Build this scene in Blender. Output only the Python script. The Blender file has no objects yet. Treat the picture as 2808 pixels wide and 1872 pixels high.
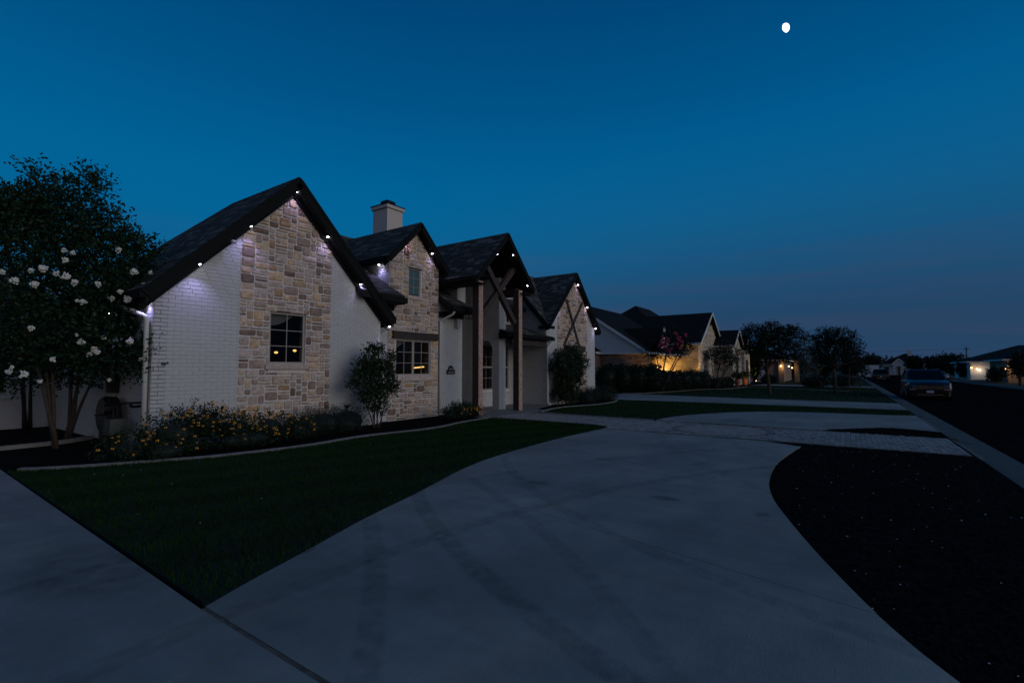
import bpy, bmesh, math, random
import numpy as np
from mathutils import Vector, Matrix
from mathutils.geometry import tessellate_polygon

SC = bpy.context.scene
COL = SC.collection
R = math.radians

# ---------------------------------------------------------------- camera
# world: X runs along the street away from the camera, Y from the street towards the house, Z up
CAM_H = 1.65
FPX, CXP, CYP = 1326.0, 1404.0, 936.0            # focal length and centre in photo pixels (2808 x 1872)
YAW = math.atan((2325 - 1404) / math.hypot(FPX, 76)); PITCH = math.atan(76 / FPX)
_f = Vector((math.cos(YAW) * math.cos(PITCH), math.sin(YAW) * math.cos(PITCH), math.sin(PITCH)))
_r = Vector((math.sin(YAW), -math.cos(YAW), 0)); _u = _r.cross(_f)
cam = bpy.data.cameras.new('camera'); camo = bpy.data.objects.new('camera', cam); COL.objects.link(camo)
camo.location = (0, 0, CAM_H); camo.rotation_euler = _f.to_track_quat('-Z', 'Y').to_euler()
cam.sensor_width = 36.0; cam.lens = 36.0 * FPX / 2808.0; cam.clip_start = 0.05; cam.clip_end = 6000
SC.camera = camo

def ray(px, py): return _f + _r * ((px - CXP) / FPX) - _u * ((py - CYP) / FPX)
def at_g(px, py, z=0.0):                         # photo pixel -> point on the level z
    d = ray(px, py); return Vector((0, 0, CAM_H)) + d * ((z - CAM_H) / d.z)
def at_y(px, py, y):                             # photo pixel -> point on a wall plane parallel to the street
    d = ray(px, py); return Vector((0, 0, CAM_H)) + d * (y / d.y)
def at_x(px, py, x):
    d = ray(px, py); return Vector((0, 0, CAM_H)) + d * (x / d.x)

# ---------------------------------------------------------------- sky, dusk glow, exposure
w = bpy.data.worlds.new('World'); SC.world = w; w.use_nodes = True
nt = w.node_tree; N = nt.nodes; L = nt.links
bg = N['Background']
tc = N.new('ShaderNodeTexCoord'); sep = N.new('ShaderNodeSeparateXYZ'); L.new(tc.outputs['Generated'], sep.inputs[0])
ramp = N.new('ShaderNodeValToRGB'); cr = ramp.color_ramp; cr.interpolation = 'B_SPLINE'
stops = [(0.0, (.028, .066, .122)), (.10, (.019, .084, .172)), (.20, (.002, .118, .278)), (.32, (.0001, .128, .315)),
         (.46, (.0001, .088, .245)), (.62, (.0001, .058, .180)), (1.0, (.0001, .034, .120))]
cr.elements[0].position = 0; cr.elements[0].color = (*stops[0][1], 1)
cr.elements[1].position = 1; cr.elements[1].color = (*stops[-1][1], 1)
for p, c in stops[1:-1]:
    e = cr.elements.new(p); e.color = (*c, 1)
L.new(sep.outputs['Z'], ramp.inputs[0])
sky = N.new('ShaderNodeTexSky'); sky.sky_type = 'NISHITA'; sky.sun_disc = False
sky.sun_elevation = R(0.5); sky.sun_rotation = R(190); sky.ozone_density = 6.0; sky.dust_density = .6
# thin dusk haze streaks low in the sky
mp = N.new('ShaderNodeMapping'); mp.inputs['Scale'].default_value = (1.3, 1.3, 20); L.new(tc.outputs['Generated'], mp.inputs[0])
nz = N.new('ShaderNodeTexNoise'); nz.inputs['Scale'].default_value = 1.6; nz.inputs['Detail'].default_value = 5; nz.inputs['Roughness'].default_value = .55
L.new(mp.outputs[0], nz.inputs['Vector'])
mr = N.new('ShaderNodeMapRange'); mr.inputs[1].default_value = .44; mr.inputs[2].default_value = .66; mr.inputs[3].default_value = 0; mr.inputs[4].default_value = .6
L.new(nz.outputs[0], mr.inputs[0])
mb = N.new('ShaderNodeMapRange'); mb.inputs[1].default_value = .03; mb.inputs[2].default_value = .26; mb.inputs[3].default_value = 1; mb.inputs[4].default_value = 0
L.new(sep.outputs['Z'], mb.inputs[0])
mm = N.new('ShaderNodeMath'); mm.operation = 'MULTIPLY'; L.new(mr.outputs[0], mm.inputs[0]); L.new(mb.outputs[0], mm.inputs[1])
mixc = N.new('ShaderNodeMixRGB'); mixc.inputs[2].default_value = (.085, .076, .140, 1)
L.new(mm.outputs[0], mixc.inputs[0]); L.new(ramp.outputs[0], mixc.inputs[1])
# earth-shadow side (down the street) is greyer and darker low down
dk = N.new('ShaderNodeMapRange'); dk.inputs[1].default_value = .62; dk.inputs[2].default_value = 1.0; dk.inputs[3].default_value = 0; dk.inputs[4].default_value = .75
L.new(sep.outputs['X'], dk.inputs[0])
mx2 = N.new('ShaderNodeMixRGB'); mx2.inputs[2].default_value = (.016, .048, .112, 1)
dl = N.new('ShaderNodeMapRange'); dl.inputs[1].default_value = .10; dl.inputs[2].default_value = .42; dl.inputs[3].default_value = 1; dl.inputs[4].default_value = .0
L.new(sep.outputs['Z'], dl.inputs[0]); dm = N.new('ShaderNodeMath'); dm.operation = 'MULTIPLY'; L.new(dk.outputs[0], dm.inputs[0]); L.new(dl.outputs[0], dm.inputs[1])
L.new(dm.outputs[0], mx2.inputs[0]); L.new(mixc.outputs[0], mx2.inputs[1])
# afterglow on the sunset side, behind the photographer and across the street: pale and warm, fading upwards
wg = N.new('ShaderNodeMapRange'); wg.interpolation_type = 'SMOOTHSTEP'; wg.inputs[1].default_value = .05; wg.inputs[2].default_value = .95; wg.inputs[3].default_value = 0; wg.inputs[4].default_value = 1
wd_ = N.new('ShaderNodeVectorMath'); wd_.operation = 'DOT_PRODUCT'; wd_.inputs[1].default_value = (-.78, -.62, 0); L.new(tc.outputs['Generated'], wd_.inputs[0]); L.new(wd_.outputs['Value'], wg.inputs[0])
wz = N.new('ShaderNodeMapRange'); wz.interpolation_type = 'SMOOTHSTEP'; wz.inputs[1].default_value = .0; wz.inputs[2].default_value = .75; wz.inputs[3].default_value = 1; wz.inputs[4].default_value = 0
L.new(sep.outputs['Z'], wz.inputs[0]); wm = N.new('ShaderNodeMath'); wm.operation = 'MULTIPLY'; L.new(wg.outputs[0], wm.inputs[0]); L.new(wz.outputs[0], wm.inputs[1])
mx3 = N.new('ShaderNodeMixRGB'); mx3.inputs[2].default_value = (.22, .165, .135, 1); L.new(wm.outputs[0], mx3.inputs[0]); L.new(mx2.outputs[0], mx3.inputs[1])
skm = N.new('ShaderNodeVectorMath'); skm.operation = 'SCALE'; skm.inputs['Scale'].default_value = .004; L.new(sky.outputs[0], skm.inputs[0])
addv = N.new('ShaderNodeVectorMath'); addv.operation = 'ADD'; L.new(mx3.outputs[0], addv.inputs[0]); L.new(skm.outputs[0], addv.inputs[1])
L.new(addv.outputs[0], bg.inputs[0]); bg.inputs[1].default_value = 1.0

sun = bpy.data.lights.new('dusk_glow', 'SUN'); suno = bpy.data.objects.new('dusk_glow', sun); COL.objects.link(suno)
sun.energy = 0.66; sun.angle = R(46); sun.color = (.97, .91, .86)
suno.rotation_euler = Vector((-.06, .975, -.21)).to_track_quat('-Z', 'Y').to_euler()   # low afterglow from across the street
SC.view_settings.view_transform = 'Standard'; SC.view_settings.look = 'None'
SC.view_settings.exposure = 0.0; SC.view_settings.gamma = 1.0; SC.view_settings.use_curve_mapping = False
SC.cycles.max_bounces = 6; SC.cycles.transparent_max_bounces = 8; SC.cycles.sample_clamp_indirect = 3.0
SC.cycles.use_denoising = True

# ---------------------------------------------------------------- materials
def mat(name, color, rough=.7, metal=0.0, noise=0.0, nscale=6.0, tone=None, bump=0.0, bscale=40.0, spec=.4, emit=None, estr=0, alpha=None, detail=4):
    m = bpy.data.materials.new(name); m.use_nodes = True
    t = m.node_tree; n = t.nodes; l = t.links; b = n['Principled BSDF']
    b.inputs['Roughness'].default_value = rough; b.inputs['Metallic'].default_value = metal
    b.inputs['Specular IOR Level'].default_value = spec
    b.inputs['Base Color'].default_value = (*color, 1)
    out = None
    if tone:                                   # tone: list of (pos, colour) read through the per-face attribute
        a = n.new('ShaderNodeAttribute'); a.attribute_name = 'tone'
        r = n.new('ShaderNodeValToRGB'); r.color_ramp.interpolation = 'LINEAR'
        r.color_ramp.elements[0].position = tone[0][0]; r.color_ramp.elements[0].color = (*tone[0][1], 1)
        r.color_ramp.elements[1].position = tone[-1][0]; r.color_ramp.elements[1].color = (*tone[-1][1], 1)
        for p, c in tone[1:-1]:
            e = r.color_ramp.elements.new(p); e.color = (*c, 1)
        l.new(a.outputs['Fac'], r.inputs[0]); out = r.outputs[0]
    if noise:
        c = n.new('ShaderNodeTexCoord'); z = n.new('ShaderNodeTexNoise'); z.inputs['Scale'].default_value = nscale; z.inputs['Detail'].default_value = detail
        l.new(c.outputs['Object'], z.inputs['Vector'])
        q = n.new('ShaderNodeMapRange'); q.inputs[1].default_value = .25; q.inputs[2].default_value = .75; q.inputs[3].default_value = 1 - noise; q.inputs[4].default_value = 1 + noise
        l.new(z.outputs[0], q.inputs[0])
        x = n.new('ShaderNodeMixRGB'); x.blend_type = 'MULTIPLY'; x.inputs[0].default_value = 1
        if out: l.new(out, x.inputs[1])
        else: x.inputs[1].default_value = (*color, 1)
        l.new(q.outputs[0], x.inputs[2]); out = x.outputs[0]
    if out: l.new(out, b.inputs['Base Color'])
    if bump:
        c = n.new('ShaderNodeTexCoord'); z = n.new('ShaderNodeTexNoise'); z.inputs['Scale'].default_value = bscale; z.inputs['Detail'].default_value = 6
        l.new(c.outputs['Object'], z.inputs['Vector'])
        u = n.new('ShaderNodeBump'); u.inputs['Strength'].default_value = bump; u.inputs['Distance'].default_value = .02
        l.new(z.outputs[0], u.inputs['Height']); l.new(u.outputs[0], b.inputs['Normal'])
    if emit:
        b.inputs['Emission Color'].default_value = (*emit, 1); b.inputs['Emission Strength'].default_value = estr
    return m

def glass_mat(name, tint=(.01, .012, .014), refl=.09):
    m = bpy.data.materials.new(name); m.use_nodes = True
    t = m.node_tree; n = t.nodes; l = t.links; n.remove(n['Principled BSDF'])
    tr = n.new('ShaderNodeBsdfTransparent'); tr.inputs[0].default_value = (.75, .78, .78, 1)
    gl = n.new('ShaderNodeBsdfGlossy'); gl.inputs['Roughness'].default_value = .02
    fr = n.new('ShaderNodeFresnel'); fr.inputs[0].default_value = 1.22
    mx = n.new('ShaderNodeMixShader'); l.new(fr.outputs[0], mx.inputs[0]); l.new(tr.outputs[0], mx.inputs[1]); l.new(gl.outputs[0], mx.inputs[2])
    l.new(mx.outputs[0], n['Material Output'].inputs[0])
    return m

STONE = [(0, (.20, .13, .095)), (.16, (.33, .24, .19)), (.34, (.50, .395, .325)), (.52, (.58, .47, .40)), (.64, (.42, .31, .245)), (.78, (.64, .475, .345)), (.90, (.64, .445, .265)), (1, (.42, .265, .15))]
M = {
 'brick': mat('white_painted_brick', (.56, .555, .54), .75, noise=.07, nscale=5, bump=.25, bscale=60),
 'brick_joint': mat('painted_mortar', (.52, .515, .50), .85, noise=.1, nscale=9),
 'stone': mat('limestone', (.4, .35, .3), .88, tone=STONE, noise=.32, nscale=11, bump=.6, bscale=34, detail=7),
 'mortar': mat('stone_mortar', (.68, .65, .63), .95, noise=.14, nscale=12, bump=.4, bscale=60),
 'shingle': mat('roof_shingle', (.05, .05, .055), .92, tone=[(0, (.028, .028, .025)), (.6, (.062, .062, .055)), (1, (.145, .145, .132))], noise=.18, nscale=30),
 'fascia': mat('black_trim_paint', (.010, .0115, .0115), .8, spec=.12),
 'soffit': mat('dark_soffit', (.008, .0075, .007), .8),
 'wood': mat('dark_stained_timber', (.050, .034, .027), .7, noise=.4, nscale=7, bump=.5, bscale=24),
 'cedar': mat('pale_cedar_face', (.45, .30, .24), .8, noise=.45, nscale=9, bump=.5, bscale=26, detail=8),
 'beam': mat('black_stained_beam', (.045, .034, .028), .75, noise=.4, nscale=8, bump=.5, bscale=24),
 'gutter': mat('white_gutter', (.66, .66, .63), .45),
 'stucco': mat('cream_stucco', (.62, .56, .50), .9, noise=.06, nscale=14, bump=.3, bscale=90),
 'metal': mat('black_metal', (.015, .015, .016), .45, metal=.6),
 'frame': mat('taupe_window_frame', (.40, .345, .30), .5),
 'glass': glass_mat('window_glass'),
 'screen': mat('green_grey_glass', (.075, .150, .165), .3),
 'room': mat('dark_room', (.05, .046, .042), .9),
 'curved_panel': mat('pale_panel', (.32, .28, .26), .9),
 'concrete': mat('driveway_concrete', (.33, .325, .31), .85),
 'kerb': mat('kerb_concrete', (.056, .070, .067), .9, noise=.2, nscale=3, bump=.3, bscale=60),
 'edging': mat('edging_concrete', (.23, .225, .21), .9, noise=.2, nscale=6),
 'paver': mat('paver', (.3, .28, .26), .9, tone=[(0, (.135, .115, .10)), (.4, (.24, .225, .20)), (1, (.33, .31, .285))], noise=.2, nscale=20),
 'porch': mat('porch_slab', (.20, .19, .18), .6, noise=.2, nscale=3),
 'asphalt': mat('asphalt', (.010, .010, .011), 1.0, spec=.0, noise=.25, nscale=1.2, bump=.4, bscale=120),
 'dirt': mat('joint_dirt', (.13, .10, .075), .95, noise=.4, nscale=14),
 'soil': mat('mulch_soil', (.003, .0026, .0022), .95, spec=.1, noise=.4, nscale=8, bump=.8, bscale=50),
 'mulch': mat('mulch_chips', (.015, .013, .011), .95, tone=[(0, (.0015, .0012, .0012)), (.88, (.004, .0035, .003)), (1, (.014, .013, .012))], spec=.1),
 'turf': mat('turf_base', (.002, .010, .002), .95, noise=.35, nscale=1.3),
 'grass': mat('grass_blade', (.02, .06, .015), .9, spec=.1, tone=[(0, (.003, .018, .003)), (.6, (.009, .044, .006)), (1, (.022, .078, .013))]),
 'farground': mat('far_ground', (.014, .028, .010), .95, noise=.4, nscale=.05),
 'pebble': mat('pale_pebble', (.6, .6, .58), .6),
 'bark': mat('smooth_bark', (.062, .047, .037), .85, noise=.35, nscale=9),
 'bark_dark': mat('dark_bark', (.06, .045, .035), .9, noise=.3, nscale=9),
 'leaf_myrtle': mat('myrtle_leaf', (.03, .07, .03), .5, tone=[(0, (.007, .022, .009)), (.7, (.016, .046, .017)), (1, (.035, .075, .032))], spec=.2),
 'leaf_holly': mat('holly_leaf', (.03, .06, .02), .45, tone=[(0, (.008, .020, .007)), (.7, (.020, .046, .014)), (1, (.055, .085, .03))], spec=.25),
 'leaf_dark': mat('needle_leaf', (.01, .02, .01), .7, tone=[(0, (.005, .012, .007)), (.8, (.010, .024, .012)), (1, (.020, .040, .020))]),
 'leaf_lantana': mat('lantana_leaf', (.03, .06, .02), .6, tone=[(0, (.006, .016, .005)), (.8, (.015, .036, .011)), (1, (.030, .060, .02))], spec=.2),
 'leaf_oak': mat('oak_leaf', (.02, .04, .02), .6, tone=[(0, (.005, .014, .008)), (.8, (.012, .028, .015)), (1, (.024, .046, .025))], spec=.15),
 'leaf_pale': mat('pale_tree_leaf', (.05, .08, .04), .6, tone=[(0, (.025, .045, .025)), (.8, (.05, .085, .045)), (1, (.08, .12, .06))]),
 'white_flower': mat('white_blossom', (.74, .72, .64), .8),
 'pink_flower': mat('pink_blossom', (.40, .045, .10), .8),
 'yellow_flower': mat('yellow_flower', (.80, .38, .03), .7),
 'lens': mat('led_lens', (.9, .9, 1), .3, emit=(.84, .78, 1.0), estr=30),
 'warm_lens': mat('warm_lens', (1, .8, .5), .3, emit=(1.0, .55, .18), estr=7),
 'room_bulb': mat('room_bulb', (1, .7, .3), .4, emit=(1.0, .50, .14), estr=2.6),
 'plastic_white': mat('white_plastic', (.6, .6, .58), .4),
 'sign': mat('black_plaque', (.012, .013, .015), .5),
 'letter': mat('grey_lettering', (.25, .25, .24), .6),
 'rust': mat('rust_streak', (.26, .075, .03), .9),
 'meter': mat('grey_green_meter', (.035, .046, .046), .5),
 'nbrick': mat('tan_brick', (.34, .25, .19), .9, tone=[(0, (.16, .115, .09)), (.5, (.27, .195, .15)), (1, (.37, .28, .21))]),
 'nstone': mat('cream_limestone', (.55, .46, .34), .9, tone=[(0, (.38, .31, .23)), (.5, (.52, .44, .33)), (1, (.62, .54, .42))], noise=.12, nscale=8, bump=.5, bscale=20),
 'nmortar': mat('grey_mortar', (.16, .14, .12), .95),
 'siding': mat('grey_siding', (.66, .62, .58), .8),
 'trim': mat('white_trim', (.70, .68, .64), .6),
 'roof2': mat('neighbour_shingle', (.012, .0125, .013), .95, spec=.1, tone=[(0, (.009, .0095, .010)), (1, (.018, .0185, .019))], noise=.2, nscale=3),
 'farwall': mat('pale_house_wall', (.62, .59, .55), .85, noise=.06, nscale=2),
 'car_blue': mat('dark_blue_paint', (.0035, .011, .038), .28, spec=.6),
 'car_black': mat('black_car_paint', (.012, .012, .014), .25, spec=.6),
 'car_grey': mat('silver_car_paint', (.42, .43, .44), .3, metal=.4),
 'car_glass': mat('dark_car_glass', (.002, .002, .0025), .12, spec=.25),
 'tyre': mat('tyre_rubber', (.012, .012, .012), .9),
 'chrome': mat('chrome', (.40, .40, .41), .25, metal=1.0),
 'lampglass': mat('headlight_glass', (.75, .76, .78), .2, metal=.5),
 'plate': mat('licence_plate', (.55, .55, .57), .5),
 'tail': mat('tail_lamp', (.28, .01, .01), .3),
 'pot': mat('red_clay_pot', (.30, .10, .06), .7),
 'utility': mat('weathered_wood_pole', (.05, .042, .035), .9),
}

# concrete: broom streaks, blotches, tyre arcs and two dark stains, all in metres on the slab
def concrete_nodes():
    m = M['concrete']; t = m.node_tree; n = t.nodes; l = t.links; b = n['Principled BSDF']
    g = n.new('ShaderNodeNewGeometry')
    def noise(scale, sx=1, sy=1, det=5, ro=.6):
        p = n.new('ShaderNodeMapping'); p.inputs['Scale'].default_value = (sx, sy, 1); l.new(g.outputs['Position'], p.inputs[0])
        z = n.new('ShaderNodeTexNoise'); z.inputs['Scale'].default_value = scale; z.inputs['Detail'].default_value = det; z.inputs['Roughness'].default_value = ro
        l.new(p.outputs[0], z.inputs['Vector']); return z.outputs[0]
    def rng(s, a, c, d, e):
        q = n.new('ShaderNodeMapRange'); q.inputs[1].default_value = a; q.inputs[2].default_value = c; q.inputs[3].default_value = d; q.inputs[4].default_value = e
        l.new(s, q.inputs[0]); return q.outputs[0]
    def mul(a, c):
        k = n.new('ShaderNodeMath'); k.operation = 'MULTIPLY'; l.new(a, k.inputs[0])
        if isinstance(c, float): k.inputs[1].default_value = c
        else: l.new(c, k.inputs[1])
        return k.outputs[0]
    v = rng(noise(.45), .3, .7, .66, 1.20)
    v = mul(v, rng(noise(1.6, .5, 1, 6, .65), .3, .7, .84, 1.10))
    v = mul(v, rng(noise(3.0, 1, .35), .3, .75, 0.86, 1.10))
    v = mul(v, rng(noise(60, .15, 1, 2), .2, .8, .94, 1.05))
    sp = n.new('ShaderNodeSeparateXYZ'); l.new(g.outputs['Position'], sp.inputs[0])
    wob = noise(7.0)
    def ring(cx, cy, r, wdt, dark):
        d = n.new('ShaderNodeVectorMath'); d.operation = 'DISTANCE'
        c2 = n.new('ShaderNodeCombineXYZ'); l.new(sp.outputs[0], c2.inputs[0]); l.new(sp.outputs[1], c2.inputs[1])
        l.new(c2.outputs[0], d.inputs[0]); d.inputs[1].default_value = (cx, cy, 0)
        s = n.new('ShaderNodeMath'); s.operation = 'SUBTRACT'; l.new(d.outputs['Value'], s.inputs[0]); s.inputs[1].default_value = r
        a = n.new('ShaderNodeMath'); a.operation = 'ABSOLUTE'; l.new(s.outputs[0], a.inputs[0])
        f = rng(a.outputs[0], wdt * .6, wdt, 1, 0)
        f = mul(f, rng(wob, .35, .7, .15, 1))
        return rng(f, 0, 1, 1, dark)
    def spot(cx, cy, rx, ry, dark):
        q = n.new('ShaderNodeMapping'); q.inputs['Location'].default_value = (-cx / rx, -cy / ry, 0); q.inputs['Scale'].default_value = (1 / rx, 1 / ry, 0); l.new(g.outputs['Position'], q.inputs[0])
        d = n.new('ShaderNodeVectorMath'); d.operation = 'LENGTH'; l.new(q.outputs[0], d.inputs[0])
        f = rng(d.outputs['Value'], .55, 1.05, 1, 0); f = mul(f, rng(wob, .3, .6, .3, 1))
        return rng(f, 0, 1, 1, dark)
    for a in [(-9.3, 13.2, 15.6, .11, .66), (-9.3, 13.2, 17.25, .10, .72), (2.0, -9.0, 12.5, .12, .70), (2.0, -9.0, 14.2, .10, .76), (14.0, -3.0, 12.15, .12, .62), (14.0, -3.0, 10.6, .10, .72), (16.5, -8.0, 11.2, .16, .78), (16.5, -8.0, 12.7, .14, .78), (9.2, 3.0, .9, .05, .8)]:
        v = mul(v, ring(*a))
    p1 = at_g(1475, 1323); p2 = at_g(1824, 1365); p3 = at_g(1545, 1205)
    for p, rx, ry, dk_ in [(p1, .12, .20, .45), (p2, .12, .22, .40), (p3, .2, .5, .7), (at_g(1655, 1258), .12, .3, .7), (at_g(2090, 1410), .12, .1, .55), (at_g(250, 1560), .5, 1.0, .62)]:
        v = mul(v, spot(p.x, p.y, rx, ry, dk_))
    c = n.new('ShaderNodeMixRGB'); c.blend_type = 'MULTIPLY'; c.inputs[0].default_value = 1
    w2 = n.new('ShaderNodeMixRGB'); w2.inputs[1].default_value = (.268, .264, .236, 1); w2.inputs[2].default_value = (.280, .240, .190, 1)
    l.new(rng(noise(.9), .5, .75, 0, .8), w2.inputs[0]); l.new(w2.outputs[0], c.inputs[1]); l.new(v, c.inputs[2]); l.new(c.outputs[0], b.inputs['Base Color'])
    u = n.new('ShaderNodeBump'); u.inputs['Strength'].default_value = .25; u.inputs['Distance'].default_value = .01; l.new(noise(90, .2, 1), u.inputs['Height']); l.new(u.outputs[0], b.inputs['Normal'])
concrete_nodes()

# ---------------------------------------------------------------- mesh helpers
class MB:
    def __init__(s): s.v = []; s.f = []; s.t = []
    def add(s, vs, fs, tone=None):
        o = len(s.v); s.v += [tuple(p) for p in vs]; s.f += [tuple(i + o for i in f) for f in fs]
        s.t += [.5 if tone is None else tone] * len(fs); return s
    def hexa(s, p, tone=None):                 # 4 bottom points (ccw from above) then 4 top points
        return s.add(p, [(3, 2, 1, 0), (4, 5, 6, 7), (0, 1, 5, 4), (1, 2, 6, 5), (2, 3, 7, 6), (3, 0, 4, 7)], tone)
    def box(s, x0, x1, y0, y1, z0, z1, tone=None):
        return s.hexa([(x0, y0, z0), (x1, y0, z0), (x1, y1, z0), (x0, y1, z0), (x0, y0, z1), (x1, y0, z1), (x1, y1, z1), (x0, y1, z1)], tone)
    def beam(s, p, q, wd, hg, up=(0, 0, 1), tone=None):   # bar between two points, wd sideways, hg along up
        p = Vector(p); q = Vector(q); d = (q - p).normalized(); up = Vector(up)
        sd = d.cross(up).normalized() * (wd / 2); u = sd.cross(d).normalized() * (hg / 2)
        return s.hexa([p - sd - u, p + sd - u, q + sd - u, q - sd - u, p - sd + u, p + sd + u, q + sd + u, q - sd + u], tone)
    def prism(s, a, b, tone=None):             # two matching loops
        n = len(a); tri = tessellate_polygon([[Vector(p) for p in a]])
        fs = [tuple(t) for t in tri] + [tuple(n + i for i in reversed(t)) for t in tri] + [(i, (i + 1) % n, n + (i + 1) % n, n + i) for i in range(n)]
        return s.add(list(a) + list(b), fs, tone)
    def tube(s, pts, rad, n=8, cap=True, tone=None):
        pts = [Vector(p) for p in pts]; rad = rad if isinstance(rad, (list, tuple)) else [rad] * len(pts)
        vs = []; ref = Vector((.31, .17, .93))
        for i, p in enumerate(pts):
            d = (pts[min(i + 1, len(pts) - 1)] - pts[max(i - 1, 0)]).normalized()
            a = d.cross(ref); a = a.normalized() if a.length > 1e-3 else d.cross(Vector((1, 0, 0))).normalized(); b = d.cross(a)
            vs += [p + (a * math.cos(k * 2 * math.pi / n) + b * math.sin(k * 2 * math.pi / n)) * rad[i] for k in range(n)]
        fs = [(i * n + k, i * n + (k + 1) % n, (i + 1) * n + (k + 1) % n, (i + 1) * n + k) for i in range(len(pts) - 1) for k in range(n)]
        if cap: fs += [tuple(reversed(range(n))), tuple((len(pts) - 1) * n + k for k in range(n))]
        return s.add(vs, fs, tone)
    def ball(s, c, r, rz=None, n=8, m=5, tone=None):
        rz = rz or r; c = Vector(c); vs = [c + Vector((0, 0, -rz))]
        for j in range(1, m):
            a = -math.pi / 2 + math.pi * j / m
            vs += [c + Vector((r * math.cos(a) * math.cos(k * 2 * math.pi / n), r * math.cos(a) * math.sin(k * 2 * math.pi / n), rz * math.sin(a))) for k in range(n)]
        vs.append(c + Vector((0, 0, rz))); e = len(vs) - 1
        fs = [(0, 1 + (k + 1) % n, 1 + k) for k in range(n)] + [(e, e - n + k, e - n + (k + 1) % n) for k in range(n)]
        for j in range(m - 2):
            fs += [(1 + j * n + k, 1 + j * n + (k + 1) % n, 1 + (j + 1) * n + (k + 1) % n, 1 + (j + 1) * n + k) for k in range(n)]
        return s.add(vs, fs, tone)
    def build(s, name, m, parent=None, kind=None, smooth=False, fix=True):
        me = bpy.data.meshes.new(name); me.from_pydata(s.v, [], s.f)
        if fix:
            b = bmesh.new(); b.from_mesh(me); bmesh.ops.recalc_face_normals(b, faces=b.faces); b.to_mesh(me); b.free()
        a = me.attributes.new('tone', 'FLOAT', 'FACE')
        if len(me.polygons) == len(s.t): a.data.foreach_set('value', s.t)
        if smooth: me.polygons.foreach_set('use_smooth', [True] * len(me.polygons))
        me.materials.append(M[m] if isinstance(m, str) else m)
        o = bpy.data.objects.new(name, me); COL.objects.link(o); hook(o, parent)
        if kind: o['kind'] = kind
        return o

def hook(o, parent):                            # parts are drawn in world metres; undo the offset of the thing's own origin
    if parent:
        o.parent = parent
        if parent.type == 'EMPTY' and not parent.get('local'): o.matrix_parent_inverse = Matrix.Translation(-parent.location)

def np_mesh(name, V, F, T, m, parent=None, kind=None):
    me = bpy.data.meshes.new(name); k = F.shape[1]
    me.vertices.add(len(V)); me.vertices.foreach_set('co', V.astype(np.float32).ravel())
    me.loops.add(F.size); me.loops.foreach_set('vertex_index', F.astype(np.int32).ravel())
    me.polygons.add(len(F)); me.polygons.foreach_set('loop_start', np.arange(0, F.size, k, dtype=np.int32))
    a = me.attributes.new('tone', 'FLOAT', 'FACE'); a.data.foreach_set('value', T.astype(np.float32))
    me.update(calc_edges=True); me.materials.append(M[m])
    o = bpy.data.objects.new(name, me); COL.objects.link(o); hook(o, parent)
    if kind: o['kind'] = kind
    return o

def thing(name, label, cat, loc=(0, 0, 0), group=None):
    o = bpy.data.objects.new(name, None); COL.objects.link(o); o.location = loc; o.empty_display_size = .1
    o['label'] = label; o['category'] = cat
    if group: o['group'] = group
    return o
def tag(o, label, cat, group=None):
    o['label'] = label; o['category'] = cat
    if group: o['group'] = group
    return o
def copy_part(src, name, parent, loc, rot=None, scale=None):
    c = src.copy(); c.name = name; COL.objects.link(c); hook(c, parent); c.location = loc
    if rot: c.rotation_euler = rot
    if scale: c.scale = scale
    return c

def wall_y(b, outline, holes, y0, y1):         # wall in the xz plane with openings, y0 front, y1 back
    loops = [outline] + holes; flat = [p for q in loops for p in q]; n = len(flat)
    tri = tessellate_polygon([[Vector((p[0], p[1], 0)) for p in q] for q in loops])
    vs = [(p[0], y0, p[1]) for p in flat] + [(p[0], y1, p[1]) for p in flat]
    fs = [tuple(t) for t in tri] + [tuple(n + i for i in reversed(t)) for t in tri]
    o = 0
    for q in loops:
        k = len(q); fs += [(o + i, o + (i + 1) % k, n + o + (i + 1) % k, n + o + i) for i in range(k)]; o += k
    b.add(vs, fs); return b
def wall_x(b, outline, holes, x0, x1):
    t = MB(); wall_y(t, outline, holes, x0, x1)
    b.add([(p[1], p[0], p[2]) for p in t.v], t.f); return b
def rect(x0, x1, z0, z1): return [(x0, z0), (x1, z0), (x1, z1), (x0, z1)]

def slab(b, poly, th):                          # sloped roof plate under the top polygon
    return b.prism([Vector(p) for p in poly], [Vector(p) - Vector((0, 0, th)) for p in poly])

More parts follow.
